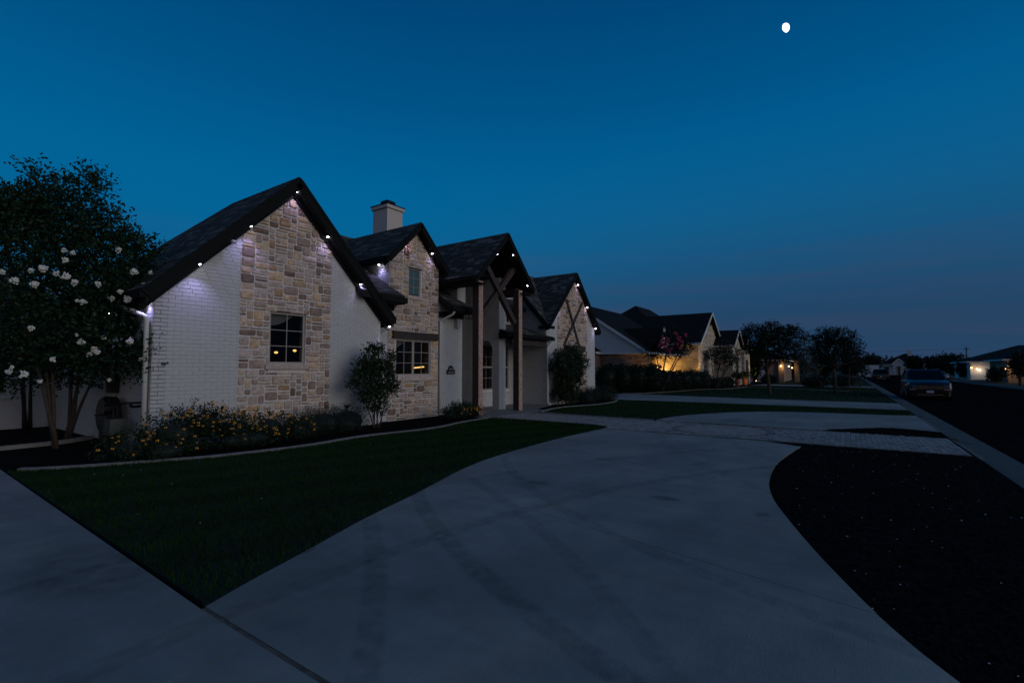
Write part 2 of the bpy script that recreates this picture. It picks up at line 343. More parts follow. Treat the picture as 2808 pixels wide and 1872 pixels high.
def shingles(b, poly, rng, expo=.143, tw=.31, lift=.012):
    P = [Vector(p) for p in poly]; nrm = Vector((0, 0, 0))
    for i in range(len(P)): nrm += (P[i] - P[0]).cross(P[(i + 1) % len(P)] - P[0])
    nrm.normalize()
    if nrm.z < 0: nrm = -nrm
    u = Vector((0, 0, 1)).cross(nrm).normalized(); v = nrm.cross(u)
    o = P[0]; q = [((p - o).dot(u), (p - o).dot(v)) for p in P]
    v0 = min(p[1] for p in q); v1 = max(p[1] for p in q)
    def span(h):
        xs = []
        for i in range(len(q)):
            a, c = q[i], q[(i + 1) % len(q)]
            if (a[1] - h) * (c[1] - h) < 0: xs.append(a[0] + (c[0] - a[0]) * (h - a[1]) / (c[1] - a[1]))
        return (min(xs), max(xs)) if len(xs) > 1 else None
    k = 0; h = v0
    while h < v1 - .02:
        h2 = min(h + expo, v1 - .001); s = span((h + h2) / 2); s1 = span(h + .003) or s; s2 = span(h2 - .003) or s
        if s and s[1] - s[0] > .03:
            x = s[0] - rng.random() * tw
            while x < s[1]:
                x2 = x + tw * rng.uniform(.55, 1.3)
                def cl(xx, sp): return min(max(xx, sp[0]), sp[1])
                a0, a1, c0, c1 = cl(x + .004, s1), cl(x2 - .004, s1), cl(x + .004, s2), cl(x2 - .004, s2)
                if a1 - a0 > .01 or c1 - c0 > .01:
                    lf = lift * rng.uniform(.8, 1.5)
                    pts = [(a0, h - .008, .001), (a1, h - .008, .001), (a1, h - .008, lf), (a0, h - .008, lf), (c1, h2, .004), (c0, h2, .004)]
                    t = rng.random(); t = t * t if rng.random() < .7 else t
                    b.add([o + u * p[0] + v * p[1] + nrm * p[2] for p in pts], [(0, 1, 2, 3), (3, 2, 4, 5), (0, 3, 5), (1, 4, 2)], t)
                x = x2
        h += expo; k += 1
    return b
# ---------------------------------------------------------------- ground, road, paving
def sheet(name, poly, z0, z1, m, kind='structure', parent=None):
    return MB().prism([(p[0], p[1], z1) for p in poly], [(p[0], p[1], z0) for p in poly]).build(name, m, parent, kind)
def G2(pts): return [tuple(at_g(*p))[:2] for p in pts]
def smooth_line(pts, n=4):                     # Catmull-Rom through the points
    out = []
    for i in range(len(pts) - 1):
        p0, p1, p2, p3 = pts[max(i - 1, 0)], pts[i], pts[i + 1], pts[min(i + 2, len(pts) - 1)]
        for k in range(n):
            t = k / n
            out.append(tuple(.5 * ((2 * p1[j]) + (-p0[j] + p2[j]) * t + (2 * p0[j] - 5 * p1[j] + 4 * p2[j] - p3[j]) * t * t + (-p0[j] + 3 * p1[j] - 3 * p2[j] + p3[j]) * t ** 3) for j in range(2)))
    return out + [tuple(pts[-1])]

MB().box(-1500, 2500, -1500, 1500, -.40, -.30).build('ground', 'farground', kind='structure')
sheet('yard', [(-60, -1.96), (330, -1.96), (330, 90), (-60, 90)], -.29, -.035, 'soil')
sheet('road', [(-80, -12.4), (330, -12.4), (330, -2.60), (-80, -2.60)], -.29, -.135, 'asphalt')
sheet('far_verge', [(-80, -90), (330, -90), (330, -12.9), (-80, -12.9)], -.29, -.01, 'turf')

KP = [(-1.955, 0), (-2.07, 0), (-2.13, -.075), (-2.63, -.115), (-2.63, -.28), (-1.955, -.28)]
KD = [(-1.955, -.004), (-2.02, -.03), (-2.13, -.085), (-2.63, -.115), (-2.63, -.28), (-1.955, -.28)]
kerb = bpy.data.objects.new('kerb', None); COL.objects.link(kerb); kerb['kind'] = 'structure'
gaps = [(12.3, 15.55), (17.0, 22.45), (25.1, 29.9), (53.6, 57.2), (80, 85), (110, 115)]
x = -40.0; edges = []
for a, c in gaps + [(330, 330)]:
    while x < a - 3.2: edges.append((x, x + 3.0, KP)); x += 3.0
    edges.append((x, a, KP)); x = a
    while c - x > 3.2: edges.append((x, x + 2.6, KD)); x += 2.6
    if c > x: edges.append((x, c, KD)); x = c
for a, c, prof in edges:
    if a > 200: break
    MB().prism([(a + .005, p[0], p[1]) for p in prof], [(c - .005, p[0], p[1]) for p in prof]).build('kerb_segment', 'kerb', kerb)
MB().prism([(-60, -12.45, -.115), (-60, -12.4, -.28), (-60, -12.95, -.28), (-60, -12.95, 0), (-60, -12.8, 0)], [(330, -12.45, -.115), (330, -12.4, -.28), (330, -12.95, -.28), (330, -12.95, 0), (330, -12.8, 0)]).build('far_kerb', 'kerb', kind='structure')

d_in = smooth_line([(1.632, 3.74)] + G2([(690, 1588), (836, 1510), (1000, 1420), (1146, 1349), (1313, 1266), (1492, 1212), (1600, 1186)]) + [(12.62, 5.66)])
i_out = smooth_line(G2([(2197, 1224), (2137, 1265), (2111, 1313), (2119, 1361), (2161, 1420), (2232, 1504), (2328, 1605), (2447, 1719), (2638, 1872)]) + [(2.9, -.86), (2.2, -1.38), (1.632, -1.94)])
drive_poly = d_in + [(12.6, 4.2), (12.58, 2.9), (12.55, 1.6)] + i_out
def cut_slabs(name, poly, lines, zt, m):       # one sheet cut along joints into slabs with a gap
    root = bpy.data.objects.new(name, None); COL.objects.link(root); root['kind'] = 'structure'
    b = bmesh.new(); vs = [b.verts.new((p[0], p[1], zt)) for p in poly]; b.faces.new(vs)
    for (px, py, nx, ny) in lines:
        r = bmesh.ops.bisect_plane(b, geom=b.verts[:] + b.edges[:] + b.faces[:], plane_co=(px, py, 0), plane_no=(nx, ny, 0))
    polys = [[tuple(l.vert.co)[:2] for l in f.loops] for f in b.faces]; b.free()
    for q in polys:
        cx = sum(p[0] for p in q) / len(q); cy = sum(p[1] for p in q) / len(q)
        sh = []
        for p in q:
            d = math.hypot(p[0] - cx, p[1] - cy) or 1; k = 1 - .006 / d; sh.append((cx + (p[0] - cx) * k, cy + (p[1] - cy) * k))
        MB().prism([(p[0], p[1], zt) for p in sh], [(p[0], p[1], -.034) for p in sh]).build('slab', m, root)
    return root
cut_slabs('driveway', drive_poly, [(4.65, 2, .975, -.22), (7.6, 2, .985, -.17), (10.4, 2, 1, -.05)], 0.0, 'concrete')
cut_slabs('side_drive', [(-9, -1.94), (1.598, -1.94), (1.605, 3.72), (1.84, 11.7), (2.0, 30), (-9, 30)], [(0, 3.0, 0, 1), (0, 7.4, .03, 1), (0, 12, 0, 1), (-3.2, 0, 1, 0), (0, .2, 0, 1)], 0.002, 'concrete')
i_far = smooth_line([(15.72, .62), (16.15, .40), (16.7, -.10), (17.3, -.66), (17.44, -1.0), (17.25, -1.5), (17.0, -1.94)], 3)
o_far = smooth_line([(15.92, 5.2), (17.35, 5.02), (18.7, 4.53), (20.1, 3.75), (21.4, 2.5), (21.95, .95), (22.05, -.4), (22.2, -1.3), (22.5, -1.94)], 3)
sheet('expansion_joint', [(1.600, -1.93), (1.630, -1.93), (1.630, 3.73), (1.606, 3.73)], -.03, -.004, 'dirt')
cut_slabs('far_driveway', [(15.75, 5.2)] + o_far + i_far[::-1], [(0, -.8, .02, 1), (18.9, 1.5, .8, .6), (17.2, 3, .95, .3)], 0.0, 'concrete')
cut_slabs('neighbour_drive', [(25.25, -1.94), (29.9, -1.94), (30.2, 5), (31.2, 11.5), (31.0, 16), (24.6, 16), (25.2, 9)], [(0, 1.5, 0, 1), (0, 5.5, 0, 1), (0, 9.5, 0, 1)], 0.0, 'concrete')
cut_slabs('third_drive', [(53.7, -1.94), (57.1, -1.94), (60.5, 7.5), (55.5, 8.3)], [(0, 3, 0, 1)], 0.0, 'concrete')
sheet('walkway', smooth_line([(44.0, .2), (46.0, 3.2), (50.2, 8.2)]) + smooth_line([(51.2, 7.8), (47.2, 2.8), (45.2, -.2)]), -.034, -.001, 'concrete')
sheet('porch_slab', [(12.95, 10.05), (16.9, 10.05), (17.2, 10.75), (19.24, 11.2), (19.24, 13.2), (13.9, 13.2), (12.95, 12.1)], -.034, .012, 'porch')

# pavers: entry path and crossing, laid in three tones with a ring in the middle
rg = random.Random(5); b = MB(); ring_c = Vector((14.2, 2.9))
def in_poly(x, y, poly):
    c = False; j = len(poly) - 1
    for i in range(len(poly)):
        if (poly[i][1] > y) != (poly[j][1] > y) and x < (poly[j][0] - poly[i][0]) * (y - poly[i][1]) / (poly[j][1] - poly[i][1]) + poly[i][0]: c = not c
        j = i
    return c
cross_poly = [(12.64, -1.93), (15.55, -1.93), (15.6, 5.3), (15.92, 5.2), (16.0, 8.6), (16.25, 9.75), (15.9, 10.0), (13.1, 10.0), (13.38, 8), (13.38, 6.4), (13.3, 5.95), (12.9, 5.68), (12.64, 5.66)]
def brick_at(cx, cy, ux, uy, ln, wd, tone):
    c, s = ux, uy; h = rg.uniform(-.003, .004); q = []
    for sx, sy in ((-1, -1), (1, -1), (1, 1), (-1, 1)):
        q.append((cx + c * sx * ln / 2 - s * sy * wd / 2, cy + s * sx * ln / 2 + c * sy * wd / 2))
    b.hexa([(p[0], p[1], -.03) for p in q] + [(p[0], p[1], h) for p in q], tone)
b.tube([(ring_c.x, ring_c.y, -.03), (ring_c.x, ring_c.y, .001)], .25, 16, tone=.8)
for k in range(2, 8):                            # circle medallion
    r = k * .17; n = max(6, int(2 * math.pi * r / .16))
    for i in range(n):
        a = i * 2 * math.pi / n + k
        brick_at(ring_c.x + r * math.cos(a), ring_c.y + r * math.sin(a), -math.sin(a), math.cos(a), 2 * math.pi * r / n - .008, .162, (.15 if k == 7 else rg.uniform(.45, 1)))
row = 0; y = -1.9
while y < 10:
    x = 12.66 - (.13 if row % 2 else 0)
    while x < 16.3:
        lw = rg.choice((.10, .15, .20)); cx, cy = x + lw / 2, y + .05
        if in_poly(cx, cy, cross_poly) and in_poly(x + .02, cy, cross_poly) and in_poly(x + lw - .02, cy, cross_poly) and (Vector((cx, cy)) - ring_c).length > 1.29:
            e = abs(abs(cx - ring_c.x) - abs(cy - ring_c.y) * .92) < .10 or min(cx - 12.64, 15.55 - cx) < .12
            brick_at(cx, cy, 1, 0, lw - .006, .094, rg.uniform(0, .12) if e else min(1, max(0, rg.gauss(.62, .25))))
        x += lw
    y += .10; row += 1
b.build('paver_path', 'paver', kind='stuff', fix=False)
sheet('paver_bed', cross_poly, -.034, -.012, 'soil')

# beds and islands
near_island = i_out + [(12.15, -1.94), (12.6, -1.94), (12.6, .75)]
far_island = i_far + [(15.6, -1.94), (15.6, .5)]
e_line = smooth_line([(2.0, 11.2), (2.48, 10.80), (3.70, 10.18), (4.41, 9.86), (6.06, 9.62), (7.73, 9.80), (9.87, 9.55), (11.54, 9.88), (12.7, 10.02), (13.36, 10.09)], 5)
sheet('mulch_bed', e_line + [(13.0, 12.3), (4.1, 12.3), (4.1, 19.2), (2.0, 19.2)], -.034, -.012, 'soil')
e2_line = smooth_line([(16.17, 9.82), (17.4, 10.1), (18.74, 10.17), (20.1, 9.85), (21.3, 9.62), (22.6, 9.68), (23.7, 9.85), (24.7, 10.45)], 4)
sheet('mulch_bed', e2_line + [(24.9, 11.6), (19.2, 11.6), (17.3, 10.9), (16.3, 10.1)], -.034, -.012, 'soil')
e3_line = smooth_line([(31.3, 12.6), (31.7, 11.6), (34.2, 10.9), (37, 10.4), (40, 10.0), (42.2, 9.1), (44, 8.2), (50, 7.8)], 4)
sheet('mulch_bed', e3_line + [(50, 12), (40, 14), (31.3, 14.5)], -.034, -.012, 'soil')
sheet('mulch_island', near_island, -.034, -.012, 'soil'); sheet('mulch_island', far_island, -.034, -.012, 'soil')
def strip(name, line, wd, z0, z1, m, label, cat):
    t = thing(name, label, cat, (line[0][0], line[0][1], 0))
    i = 0
    while i < len(line) - 1:
        seg = line[i:i + 3]; a = []; c = []
        for j, p in enumerate(seg):
            k = i + j; q0 = line[max(k - 1, 0)]; q1 = line[min(k + 1, len(line) - 1)]
            d = Vector((q1[0] - q0[0], q1[1] - q0[1])).normalized(); nn = Vector((-d.y, d.x)) * wd / 2
            a.append((p[0] - nn.x, p[1] - nn.y)); c.append((p[0] + nn.x, p[1] + nn.y))
        q = a + c[::-1]; o = sheet('edging_block', q, z0, z1, m, None, t); i += 2
    return t
strip('bed_edging', e_line, .11, -.03, .035, 'edging', 'pale concrete edging curving between front lawn and flower bed', 'edging')
strip('bed_edging', e2_line, .11, -.03, .035, 'edging', 'pale concrete edging around bed with shrubs right of the porch', 'edging')
strip('bed_edging', e3_line, .14, -.03, .04, 'edging', 'pale edging of the neighbouring bed with hedges', 'edging')
strip('bed_edging', smooth_line([(2.05, 14.35), (2.6, 14.4), (3.18, 14.47), (3.85, 14.9)], 3), .13, -.03, .07, 'edging', 'low kerb stones among the tree trunks by side wall', 'edging')

# lawns
lawn1 = [(1.86, 11.2)] + e_line[1:] + [(13.34, 8), (13.34, 6.45), (13.2, 6.02), (12.85, 5.72)] + d_in[::-1][1:] + [(1.66, 3.85)]
lawn2 = [(15.98, 5.24), (16.05, 8.6), (16.2, 9.78)] + e2_line[1:] + [(25.0, 10.3), (25.2, 5), (25.15, -1.9), (22.62, -1.9)] + o_far[::-1][1:]
lawn3 = [(30.0, -1.9), (30.3, 5), (31.25, 11.4)] + e3_line[1:] + [(53.0, 7.2), (53.6, -1.9)]
lawn4 = [(57.2, -1.9), (60.6, 7.4), (70, 9), (110, 10), (110, -1.9)]
lawn5 = [(110, -1.9), (110, 30), (330, 30), (330, -1.9)]
for i, p in enumerate((lawn1, lawn2, lawn3, lawn4, lawn5)): sheet('lawn', p, -.034, -.006, 'turf')
npr = np.random.default_rng(3)
def scatter(poly, n):
    P = np.array(poly); lo = P.min(0); hi = P.max(0); out = []
    x = npr.uniform(lo[0], hi[0], n * 4); y = npr.uniform(lo[1], hi[1], n * 4); ins = np.zeros(len(x), bool); j = len(P) - 1
    for i in range(len(P)):
        cnd = (P[i, 1] > y) != (P[j, 1] > y)
        with np.errstate(divide='ignore', invalid='ignore'):
            ins ^= cnd & (x < (P[j, 0] - P[i, 0]) * (y - P[i, 1]) / (P[j, 1] - P[i, 1]) + P[i, 0])
        j = i
    return np.stack([x[ins], y[ins]], 1)[:n]
def grass(name, poly, n, h, wd):
    p = scatter(poly, n); n = len(p); a = npr.uniform(0, 2 * np.pi, n); lean = npr.normal(0, .45, (n, 2)) * h; hh = h * npr.uniform(.5, 1.2, n)
    d = np.stack([np.cos(a), np.sin(a)], 1) * wd
    V = np.zeros((n, 3, 3)); V[:, 0, :2] = p - d; V[:, 1, :2] = p + d; V[:, 2, :2] = p + lean; V[:, :2, 2] = -.008; V[:, 2, 2] = hh
    stripe = .5 + .5 * np.sign(np.sin((p[:, 0] * .35 + p[:, 1]) * 2 * np.pi / 1.15))
    T = np.clip(npr.uniform(0, .75, n) + .22 * stripe, 0, 1)
    o = np_mesh(name, V.reshape(-1, 3), np.arange(3 * n).reshape(-1, 3), T, 'grass', kind='stuff'); return o
tag(grass('grass', lawn1, 95000, .045, .0045), 'short dark green mown grass of the front lawn', 'grass')
tag(grass('grass', lawn2, 50000, .045, .006), 'dark green grass between entry path and neighbouring drive', 'grass')
tag(grass('grass', lawn3, 42000, .05, .010), 'dark green grass under the two street trees', 'grass')
tag(grass('grass', lawn4, 15000, .07, .02), 'far dark grass along the street beyond the trees', 'grass')

# mulch chips and pale flecks
def chips(name, poly, n, s, m='mulch', tlo=0, thi=1, zb=-.010):
    p = scatter(poly, n); n = len(p); sz = s * npr.uniform(.4, 1.4, n)
    base = np.array([[1, 0, 0], [-.5, .87, 0], [-.5, -.87, 0], [0, 0, .7]])
    a = npr.uniform(0, 2 * np.pi, n); c, sn = np.cos(a), np.sin(a)
    V = np.zeros((n, 4, 3))
    for k in range(4):
        bx, by, bz = base[k] * npr.uniform(.6, 1.5, (n, 1)).T[0][:, None] if False else base[k]
        V[:, k, 0] = p[:, 0] + (bx * c * 1.5 - by * sn) * sz; V[:, k, 1] = p[:, 1] + (bx * sn * 1.5 + by * c) * sz; V[:, k, 2] = zb + bz * sz
    V += npr.normal(0, s * .12, V.shape)
    F = (np.arange(n)[:, None, None] * 4 + np.array([[0, 1, 3], [1, 2, 3], [2, 0, 3]])[None]).reshape(-1, 3)
    T = np.repeat(npr.uniform(tlo, thi, n), 3)
    return np_mesh(name, V.reshape(-1, 3), F, T, m, kind='stuff')
tag(chips('mulch', near_island, 26000, .014), 'black mulch chips of the island beside the kerb', 'mulch')
tag(chips('mulch', far_island, 3000, .018), 'black mulch of the small far island', 'mulch')
tag(chips('mulch', e_line + [(13.0, 11.9), (4.1, 11.7), (2.0, 12.0)], 16000, .018), 'black mulch of the bed along the front wall', 'mulch')
tag(chips('mulch', e2_line + [(24.9, 11.3), (19.2, 11.3), (17.3, 10.9), (16.3, 10.1)], 5000, .02), 'black mulch of the bed right of the porch', 'mulch')
tag(chips('pebbles', near_island, 150, .0075, 'pebble', zb=-.002), 'tiny pale flecks strewn over the black mulch island', 'pebbles')
tag(chips('leaf_litter', lawn1, 40, .008, 'pebble', zb=.03), 'few pale specks lying in the front lawn', 'litter')
t = MB().tube([at_g(826, 1516, .008), at_g(840, 1512, .008), at_g(858, 1505, .010), at_g(868, 1496, .016), at_g(865, 1488, .02)], [.006, .005, .004, .003, .002], 6).build('twig', 'bark_dark')
tag(t, 'thin curled dark twig on the drive at the lawn edge', 'twig')
# ---------------------------------------------------------------- the stone and white brick house
YA, YM, YE, YT, YK = 11.80, 12.15, 11.40, 12.0, 13.10   # wall planes: near gable, body, far gable, entry tower, recessed porch wall
house = thing('house', 'long white brick and stone gabled house with black roofs and timber portico', 'house', (11.0, 12.0, 0))
rng = random.Random(11)
ACX, ATOP, ASL = 6.93, 6.60, 1.03                        # near gable: ridge x, ridge height, slope
A0, A1 = 3.97, 9.90
def a_top(x): return ATOP - ASL * abs(x - ACX)

def window(parent, x0, x1, z0, z1, y, cols, rows, fw=.055, rec=.07, glass='glass', mull=None, name='window', face='y', mf=.016):
    """frame is the part; panes, muntins and mullion are its sub-parts. y = wall face, recessed by rec"""
    def bx(b, a0, a1, d0, d1, c0, c1):
        if face == 'y': return b.box(a0, a1, d0, d1, c0, c1)
        return b.box(d0, d1, a0, a1, c0, c1)
    f = MB(); ya, yb = y + rec - .03, y + rec + .05
    bx(f, x0, x0 + fw, ya, yb, z0, z1); bx(f, x1 - fw, x1, ya, yb, z0, z1)
    bx(f, x0 + fw, x1 - fw, ya, yb, z1 - fw, z1); bx(f, x0 + fw, x1 - fw, ya, yb, z0, z0 + fw)
    fr = f.build(name, 'frame', parent)
    bays = [(x0 + fw, x1 - fw)]
    if mull:
        xm = (x0 + x1) / 2; bx(MB(), xm - mull / 2, xm + mull / 2, ya + .004, yb, z0 + fw, z1 - fw).build('mullion', 'frame', fr)
        bays = [(x0 + fw, xm - mull / 2), (xm + mull / 2, x1 - fw)]
    for (p, q) in bays:
        cw = (q - p) / cols; ch = (z1 - z0 - 2 * fw) / rows
        for i in range(1, cols): bx(MB(), p + i * cw - mf / 2, p + i * cw + mf / 2, ya + .016, ya + .034, z0 + fw, z1 - fw).build('muntin', 'frame', fr)
        for j in range(1, rows): bx(MB(), p, q, ya + .014, ya + .032, z0 + fw + j * ch - mf / 2, z0 + fw + j * ch + mf / 2).build('muntin', 'frame', fr)
        for i in range(cols):
            for j in range(rows):
                bx(MB(), p + i * cw + .002, p + (i + 1) * cw - .002, ya + .036, ya + .042, z0 + fw + j * ch + .002, z0 + fw + (j + 1) * ch - .002).build('pane', glass, fr)
    return fr

# --- stone work: squared rubble, packed on a small grid
STONES = []
def stone_field(x0, x1, z0, z1, top, holes, seed, ux=.083, uz=.079):
    r = random.Random(seed); nx = round((x1 - x0) / ux); nz = int((z1 - z0) / uz); ux = (x1 - x0) / nx
    occ = [[False] * nx for _ in range(nz)]
    for j in range(nz):
        for i in range(nx):
            cx, cz = x0 + (i + .5) * ux, z0 + (j + .5) * uz
            if cz > top(cx) or any(h[0] < cx < h[1] and h[2] < cz < h[3] for h in holes): occ[j][i] = True
    out = []
    for j in range(nz):
        i = 0
        while i < nx:
            if occ[j][i]: i += 1; continue
            h = r.choices((1, 2, 3), (.24, .52, .24))[0]; wd = {1: r.randint(3, 5), 2: r.randint(2, 5), 3: r.randint(2, 4)}[h]
            k = 0
            while k < wd and i + k < nx and not occ[j][i + k]: k += 1
            free = k
            while free + i < nx and not occ[j][i + free] and free < k + 1: free += 1
            if free == k + 1 and k == wd and (i + free == nx or occ[j][min(i + free, nx - 1)]): k = free
            wd = max(1, k)
            hh = 1
            while hh < h and j + hh < nz and not any(occ[j + hh][i:i + wd]): hh += 1
            for a in range(hh):
                for c in range(wd): occ[j + a][i + c] = True
            out.append((x0 + i * ux, x0 + (i + wd) * ux, z0 + j * uz, z0 + (j + hh) * uz)); i += wd
    return out
def stone_mesh(b, s, y, r, proud=.030, gap=.0155):
    x0, x1, z0, z1 = s; wx, wz = x1 - x0, z1 - z0; j = lambda k=.006: r.uniform(-k, k); q = []
    cut = min(wx, wz) * .5
    for (cx_, cz_, ax, az) in ((x0 + gap, z0 + gap, 1, 1), (x1 - gap, z0 + gap, -1, 1), (x1 - gap, z1 - gap, -1, -1), (x0 + gap, z1 - gap, 1, -1)):
        c1, c2 = cut * r.uniform(.12, .4), cut * r.uniform(.12, .4)
        e = [(cx_ + j(.004), cz_ + az * c2), (cx_ + ax * c1, cz_ + j(.004))]
        q += e if ax * az > 0 else e[::-1]
    d = proud * r.uniform(.6, 1.35); cx = (x0 + x1) / 2; cz = (z0 + z1) / 2; n = len(q); kx, kz = 1 - .045 / max(.14, wx), 1 - .035 / max(.10, wz)
    vs = [(p[0], y + .01, p[1]) for p in q] + [(p[0], y - d * .55, p[1]) for p in q] + [(cx + (p[0] - cx) * kx + j(), y - d + j(.007), cz + (p[1] - cz) * kz + j(.004)) for p in q]
    vs.append((cx + j(.04), y - d - r.uniform(.0, .012), cz + j(.02)))
    fs = [(i, (i + 1) % n, n + (i + 1) % n, n + i) for i in range(n)] + [(n + i, n + (i + 1) % n, 2 * n + (i + 1) % n, 2 * n + i) for i in range(n)] + [(2 * n + i, 2 * n + (i + 1) % n, 3 * n) for i in range(n)]
    b.add(vs, fs, r.random())

# --- white bricks
BL, BH, BG = .252, .0775, .0075
def brick_rows(z0, z1, spans, seed):            # spans(z) -> list of (a0, a1)
    r = random.Random(seed); out = []; k = 0; z = z0
    while z < z1:
        for a0, a1 in spans(z + BH / 2):
            x = a0 - (BL + .004) * (.5 if k % 2 else 0) - .003
            while x < a1:
                p, q = max(x, a0 + .003), min(x + BL, a1 - .003)
                if q - p > .03: out.append((p, q, z, z + BH, r.uniform(-.0025, .0025), p == x and q == x + BL))
                x += BL + .004
        z += BH + BG; k += 1
    return out
BRK = MB()
def add_bricks(rows, d0, face='y', proud=.0045):
    for a0, a1, z0, z1, j, full in rows:
        c = .004
        pts = [(a0, 0, z0), (a1, 0, z0), (a1, 0, z1), (a0, 0, z1)]; fr = [(a0 + c, 1, z0 + c), (a1 - c, 1, z0 + c), (a1 - c, 1, z1 - c), (a0 + c, 1, z1 - c)]
        vs = []
        for p in pts + fr:
            d = d0 + .004 if p[1] == 0 else d0 - proud - j
            vs.append((p[0], d, p[2]) if face == 'y' else (d, p[0], p[2]))
        BRK.add(vs, [(4, 5, 6, 7), (0, 1, 5, 4), (1, 2, 6, 5), (2, 3, 7, 6), (3, 0, 4, 7)])

# near gable: walls
SA0, SA1 = 5.68, 8.14                                     # stone panel
wa = (6.42, 7.40, 1.78, 3.10)                             # window opening
gable = [(A0, -.03), (A1, -.03), (A1, a_top(A1) - .33), (ACX, ATOP - .33), (A0, a_top(A0) - .33)]
wall_y(MB(), gable, [rect(*wa)], YA + .004, YA + .27).build('gable_wall', 'brick_joint', house)
b = MB(); st_top = lambda x: a_top(x) - .28
wall_y(b, [(SA0, -.03), (SA1, -.03), (SA1, a_top(SA1) - .335), (ACX, ATOP - .335), (SA0, a_top(SA0) - .335)], [rect(*wa)], YA - .008, YA + .003)
panel = b.build('stone_panel', 'mortar', house)
for s in stone_field(SA0, SA1, 0.0, 6.3, st_top, [(wa[0] - .02, wa[1] + .02, wa[2] - .17, wa[3])], 4): STONES.append((s, YA - .008, panel))
def spans_a(z):
    h = (ATOP - .26 - z) / ASL; lo, hi = max(A0, ACX - h), min(A1, ACX + h); o = []
    if lo < SA0: o.append((lo, SA0))
    if hi > SA1: o.append((SA1, hi))
    return o
rows_a = brick_rows(0.0, 6.2, spans_a, 1)
big = [q for q in rows_a if q[5] and q[0] < SA0 and q[2] > .25][:300]
bm_ = MB(); bm_.add([(0, .004, 0), (BL, .004, 0), (BL, .004, BH), (0, .004, BH), (.003, -.0045, .004), (BL - .003, -.0045, .004), (BL - .003, -.0045, BH - .004), (.003, -.0045, BH - .004)], [(4, 5, 6, 7), (0, 1, 5, 4), (1, 2, 6, 5), (2, 3, 7, 6), (3, 0, 4, 7)])
brick0 = None
for q in big:
    if brick0 is None:
        brick0 = bm_.build('brick', 'brick', house); brick0.location = (q[0], YA - q[4], q[2])
    else: copy_part(brick0, 'brick', house, (q[0], YA - q[4], q[2]))
bigset = set(id(q) for q in big)
add_bricks([q for q in rows_a if id(q) not in bigset], YA)
window(house, *wa, YA, 2, 3)
MB().box(wa[0] - .10, wa[1] + .10, YA - .075, YA + .06, wa[2] - .13, wa[2] - .005, .55).build('sill', 'stone', house)
# side wall of the near gable and the set-back wing at far left
wall_x(MB(), [(YA + .004, -.03), (19.4, -.03), (19.4, 3.2), (YA + .004, 3.2)], [], A0 + .004, A0 + .25).build('side_wall', 'brick_joint', house)
add_bricks(brick_rows(0, 3.15, lambda z: [(YA, 19.3)], 2), A0, 'x')
wl = (1.9, 3.12, .93, 2.4)
wall_y(MB(), rect(-6, A0, -.03, 3.2), [rect(*wl)], 19.4, 19.65).build('wing_wall', 'brick', house)
window(house, *wl, 19.4, 2, 2)
MB().box(wl[0] - .08, wl[1] + .08, 19.32, 19.4, wl[2] - .1, wl[2]).build('sill', 'brick', house)

def roof(name, planes, th=.30, shing=True, dk='soffit', sm='shingle', parent=None, seed=1, expo=.143, tw=.31):
    b = MB()
    for p in planes: slab(b, p, th)
    o = b.build(name, dk, parent or house)
    if shing:
        s = MB(); r = random.Random(seed)
        for p in planes: shingles(s, p, r, expo, tw)
        s.build('shingles', sm, o, 'stuff', fix=False)
    return o
def fascia(o, p, q, hg=.24, wd=.035, dz=0, m='fascia'):
    p = Vector(p) + Vector((0, 0, dz)); q = Vector(q) + Vector((0, 0, dz)); MB().beam(p, q, wd, hg).build('fascia', m, o)
def ridge(o, p, q, m='shingle'):
    p, q = Vector(p), Vector(q); n = max(2, int((q - p).length / .25)); b = MB(); sd = (q - p).cross(Vector((0, 0, 1))).normalized()
    for i in range(n):
        a = p.lerp(q, i / n); c = p.lerp(q, (i + 1.15) / n); h = Vector((0, 0, .022)); dn = Vector((0, 0, -.10))
        b.add([a + sd * .12 + dn, a + h, a - sd * .12 + dn, c + sd * .12 + dn, c + h * .6, c - sd * .12 + dn], [(0, 1, 4, 3), (1, 2, 5, 4), (0, 2, 1)], rng.random() * .7)
    b.build('ridge_cap', m, o, fix=False)

# near gable roof: hipped at the back
AE0, AE1, AF = 3.72, 10.16, 11.50
zl, zr = a_top(AE0), a_top(AE1)
ra = roof('roof', [[(AE0, AF, zl), (ACX, AF, ATOP), (ACX, 15.0, ATOP), (AE0, 18.3, zl)],
                   [(ACX, AF, ATOP), (AE1, AF, zr), (AE1, 18.3, zr), (ACX, 15.0, ATOP)],
                   [(AE0, 18.3, zl), (ACX, 15.0, ATOP), (AE1, 18.3, zr)]], .32, seed=21)
ridge(ra, (ACX, AF, ATOP), (ACX, 15.0, ATOP)); ridge(ra, (ACX, 15.0, ATOP), (AE0, 18.3, zl))
for (xa, za, xb, zb) in ((AE0, zl, ACX, ATOP), (AE1, zr, ACX, ATOP)):
    fascia(ra, (xa, AF - .02, za - .15), (xb, AF - .02, zb - .15), .26); fascia(ra, (xa, AF - .035, za - .045), (xb, AF - .035, zb - .045), .075, .03)
    fascia(ra, (xa, YA - .045, za - .375), (xb, YA - .045, zb - .375), .13, .05)
fascia(ra, (AE0 - .05, AF, zl - .13), (AE0 - .05, 18.3, zl - .13), .16, .11); fascia(ra, (AE1 + .05, AF, zr - .13), (AE1 + .05, 13, zr - .13), .16, .11)
rw = roof('roof', [[(-6, 18.95, 3.25), (4.2, 18.95, 3.25), (3.0, 22, 5.1), (-6, 22, 5.1)]], .28, seed=22)

